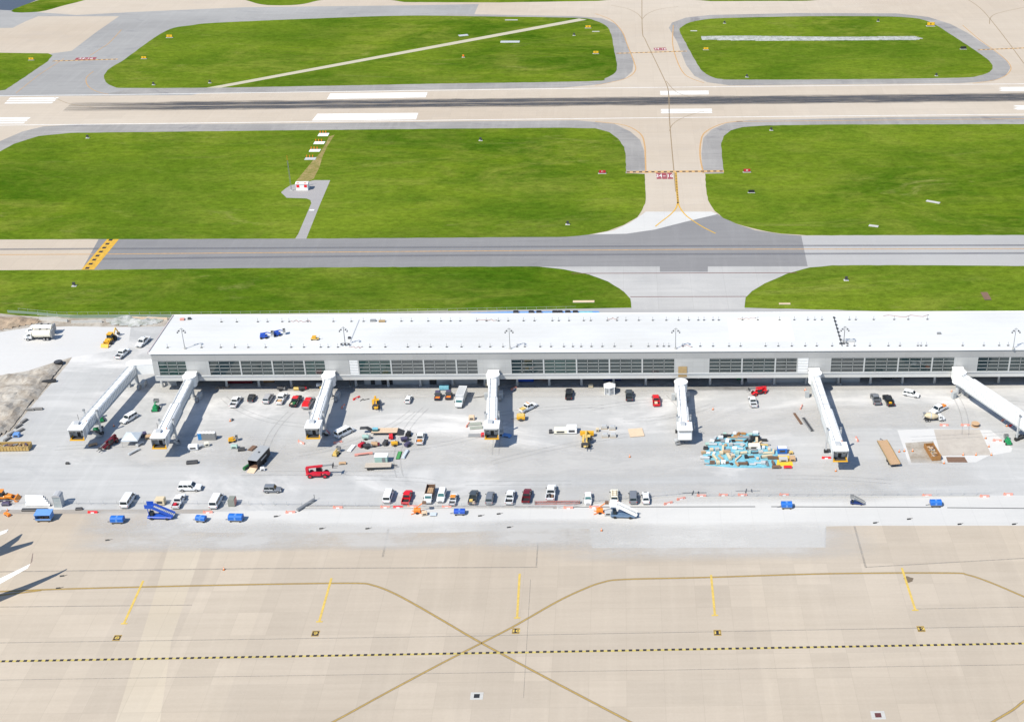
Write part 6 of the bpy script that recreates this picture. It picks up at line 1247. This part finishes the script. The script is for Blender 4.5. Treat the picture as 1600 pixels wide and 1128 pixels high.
P('lattice', mb, 'grey', t); P('top_section', MB().cyl((0, 0, 12), (0, 0, 14), .06, n=6), 'orangem', t); P('footing', MB().b(-.6, .6, -.6, .6, 0, .2), 'conc', t)
for u, v, sx, sy, c, l_, ang in ((797, 66, 5.0, 3.5, 'lightgrey', 'pale concrete slab below the diagonal track', 0), (724, 56, 2.5, 3.0, 'lightgrey', 'small grey headwall above the diagonal track', 20), (799, 32, 3.5, 1.4, 'conc', 'narrow pale slab at the top of the upper left grass', 0), (931, 50, 2, 1, 'conc', 'tiny pale slab near the top right of the upper left grass', 0), (1084, 49, 1.8, 1.2, 'conc', 'tiny pale slab at the left of the upper right grass', 0), (912, 471.5, 3.4, 1.2, 'palewood', 'tan board lying on the lower left grass strip', 0), (1226, 475, 1.8, .8, 'palewood', 'tan board lying on the lower right grass strip', 0), (1540.5, 463, 1.1, 5.5, 'brown', 'grey-brown timber mat upright in the lower right grass', 0), (1365, 353.5, 1.7, 1.5, 'conc', 'pale stone patch at the lower edge of the right field', -20), (1458, 316, 2.6, 1.5, 'conc', 'rubble patch in the right field', -30), (487.5, 329, .9, 1.0, 'white', 'white stripe plate across the hut road', 0)):
    t = T('ground_slab', l_, 'slab', at(u, v), ang); P('slab', MB().b(-sx, sx, -sy/2, sy/2, .045, .18), c, t); P('edge', MB().b(-sx, sx, -sy/2-.15, -sy/2-.003, .04, .1), 'dark' if c == 'brown' else 'gravel', t)
# blue sheets and stored things behind the concourse
p0 = at(735, 490); o = tag(P('blue_tarpaulin', MB().prism([tuple(at(*q)-p0)[:2] for q in [(735, 489.5), (790, 487.3), (870, 486.8), (935, 486.6), (939, 491), (735, 495)]], .03, .1), 'lightblue'), 'blue sheeting laid along the back of the concourse', 'tarpaulin'); o.location = p0
p0 = at(905, 489); o = tag(P('cyan_tarpaulin', MB().prism([tuple(at(*q)-p0)[:2] for q in [(905, 487.2), (926, 486.9), (926, 491), (905, 491)]], .11, .2), 'tarp'), 'bright cyan sheet at the right end of the blue sheeting behind the roof', 'tarpaulin'); o.location = p0
for i, u in enumerate((806, 830, 842, 867, 875, 887, 899)):
    boxy(u, 488, 0, 1.6, 1.0, .7, 'black', 'dark crate on the blue sheeting behind the roof, %s from the left' % ['first', 'second', 'third', 'fourth', 'fifth', 'sixth', 'last'][i], h=.3)
# things stored under the concourse
for x, y, sx, sy, sz, c, l_ in ((63, 4, 4, 2, 2, 'navy', 'navy crate'), (22, 2.5, 7, 1.6, 1.7, 'carmaroon', 'long dark red container'), (30, 3, 3, 1.5, 1.4, 'rust', 'rusty skip'), (93.5, 2.8, 1.6, 1.2, 1.9, 'brightblue', 'bright blue drum'), (102.5, 2.5, 4.5, 1.4, 1.2, 'blue', 'long blue crate'), (107, 4, 1.4, 1.4, 1.7, 'orangem', 'orange machine'), (121, .8-2.0, 1.3, 1, 1.0, 'tanbox', 'tan carton'), (127, 3, 5, 1.5, 1.1, 'navy', 'long navy duct'), (138, 3, 2, 1.2, 1.3, 'dark', 'dark compressor'), (146, 1.8, 1.6, 1.4, 1.6, 'grey', 'grey pump'), (163, 3, 1.5, 1.2, 1.8, 'greenm', 'green press'), (39, -1.8, 2, 1.2, .9, 'paleyel', 'yellow crate'), (46, -1.5, .0+1.5, 1.2, 1.0, 'paleyel', 'small yellow pump'), (80, -2, 2.6, 1.5, 1.2, 'tarp', 'cyan covered bin'), (92, 0-.4, 1.1, 1.1, 1.2, 'tanbox', 'tan post box'), (228, 2, 2.5, 1.5, 1.5, 'grey', 'grey cabinet'), (205, 3, 3, 1.5, 1.3, 'dark', 'dark cabinet')):
    t = T('stored_equipment', l_ + ' stored at the front edge under the concourse', 'equipment', BL(x, y), BANG); P('casing', MB().loft([sec(-sx/2, sy/2, .12, sz, .1), sec(sx/2, sy/2, .12, sz, .1)]), c, t); P('skid', MB().b(-sx/2, sx/2, -sy/2, -sy/2+.15, 0, .118).b(-sx/2, sx/2, sy/2-.15, sy/2, 0, .118), 'dark', t)
for u, v, n_, l_ in ((345, 606, 5, 'scattered boards right of the second jet bridge'), (672-100, 625, 3, 'dark scraps left of the yellow loader'), (748, 620, 1, 'long dark plank right of the box truck')):
    t = T('loose_timber', l_, 'timber', at(u, v), 0); mb = MB()
    for k in range(n_): mb.bar((-1.5+k*.8, -.6+.4*(k % 3), .08+.01*k), (-.8+k*.8 + (4 if n_ == 1 else 0), .5-.3*(k % 2), .1+.01*k), .2, .12)
    P('board', mb, 'wood' if n_ == 5 else 'dark', t)
# soil details
for u, v, a_, l_ in ((92, 570, 0, 'round black manhole ring in the soil by the yard slab'),):
    t = T('manhole', l_, 'manhole', at(u, v)); P('ring', MB().cyl((0, 0, 0), (0, 0, 1.1), 1.2, n=16), 'black', t); P('lid', MB().cyl((0, 0, 1.103), (0, 0, 1.2), 1.0, n=16), 'dark', t)
boxy(75, 595, 15, 4.2, 1.0, .7, 'black', 'long black drain box at the right edge of the soil patch'); boxy(26, 679, 0, 1.6, 1.3, 1.0, 'lightblue', 'blue bucket machine behind the yellow-brown dumpster')
for i, (u, v, ang) in enumerate(((37, 656, 70), (28, 664, 65), (31, 671, 60), (17, 676, 65), (11, 684, 65), (47, 638, 0), (60, 637, 0))):
    boxy(u, v, ang, 2.2, .8, .5, simple('formwork', (.20, .19, .18), .8), 'dark formwork block along the soil edge, %s from the top' % ['third', 'fourth', 'fifth', 'sixth', 'lowest', 'first', 'second'][i] if i < 5 else ('dark formwork block at the lower tip of the soil patch, %s one' % ('left' if i == 5 else 'right')))
# ================================================================ AIRLINER at the left edge
wt = at(48, 881, 5.2); fx = wt.x-17.2; t = T('airliner', 'white airliner whose wing with upturned tip reaches in at the left edge', 'airliner', (fx, 0, 0))
Yw = wt.y
rings = []
for y, r, zc in ((-34, .1, 3.0), (-33.2, .8, 3.1), (-31.5, 1.45, 3.3), (-29, 1.85, 3.5), (-26, 1.95, 3.6), (-2, 1.95, 3.6), (3, 1.7, 3.8), (8, 1.0, 4.3), (11.5, .3, 4.8)):
    rings.append([(r*math.cos(2*math.pi*i/18), Yw-1.0+y, zc+r*math.sin(2*math.pi*i/18)) for i in range(18)])
P('fuselage', MB().loft(rings), 'carwhite', t)
for s_ in (-1, 1):
    wn = MB(); R_ = []
    for x, yl, ch, z, th in ((1.2, -16.5, 7.6, 3.0, .75), (6, -12.0, 4.4, 3.5, .5), (12, -6.6, 2.9, 4.3, .3), (17.0, -1.3, 1.55, 5.1, .16)):
        R_.append([(s_*x, Yw+yl, z), (s_*x, Yw+yl+ch*.3, z+th*.5), (s_*x, Yw+yl+ch, z), (s_*x, Yw+yl+ch*.35, z-th*.5)])
    wg = P('wing', wn.loft(R_), 'white', t)
    P('winglet', MB().loft([[(s_*17.0, Yw-1.2, 5.12), (s_*17.0, Yw-.8, 5.17), (s_*17.0, Yw+.25, 5.12), (s_*17.0, Yw-.7, 5.04)], [(s_*17.5, Yw-.7, 5.7), (s_*17.5, Yw-.4, 5.75), (s_*17.5, Yw+.5, 5.7), (s_*17.5, Yw-.3, 5.66)], [(s_*17.9, Yw+.5, 7.6), (s_*17.9, Yw+.6, 7.62), (s_*17.9, Yw+1.0, 7.6), (s_*17.9, Yw+.7, 7.57)]]), simple('winglet_paint', (.62, .46, .40), .5), wg)
    P('tailplane', MB().loft([[(s_*x, Yw+yl, z), (s_*x, Yw+yl+ch*.3, z+.1), (s_*x, Yw+yl+ch, z), (s_*x, Yw+yl+ch*.35, z-.1)] for x, yl, ch, z in ((.6, 6.0, 3.6, 4.9), (7.4, 11.4, 1.3, 5.7))]), 'white', t)
    P('engine', MB().loft([[(s_*5.2+r*math.cos(2*math.pi*i/14), Yw+y, 1.9+r*math.sin(2*math.pi*i/14)) for i in range(14)] for y, r in ((-17.5, .85), (-16.8, 1.05), (-14.5, 1.0), (-13, .6))]), 'lightgrey', t)
    P('main_gear', MB().cyl((s_*2.6, Yw-11, .5), (s_*2.6, Yw-11, 3), .15, n=8).cyl((s_*2.9-.2, Yw-11, .55), (s_*2.9+.2, Yw-11, .55), .55, n=12), 'dark', t)
P('tail_fin', MB().loft([[(-.2, Yw+y0, z), (.2, Yw+y0, z), (.2, Yw+y1, z), (-.2, Yw+y1, z)] for z, y0, y1 in ((5.3, 2.5, 9.2), (11.8, 9.8, 12.2))]), 'white', t); P('nose_gear', MB().cyl((0, Yw-31, .3), (0, Yw-31, 2.4), .12, n=8).cyl((-.2, Yw-31, .35), (.2, Yw-31, .35), .35, n=12), 'dark', t)
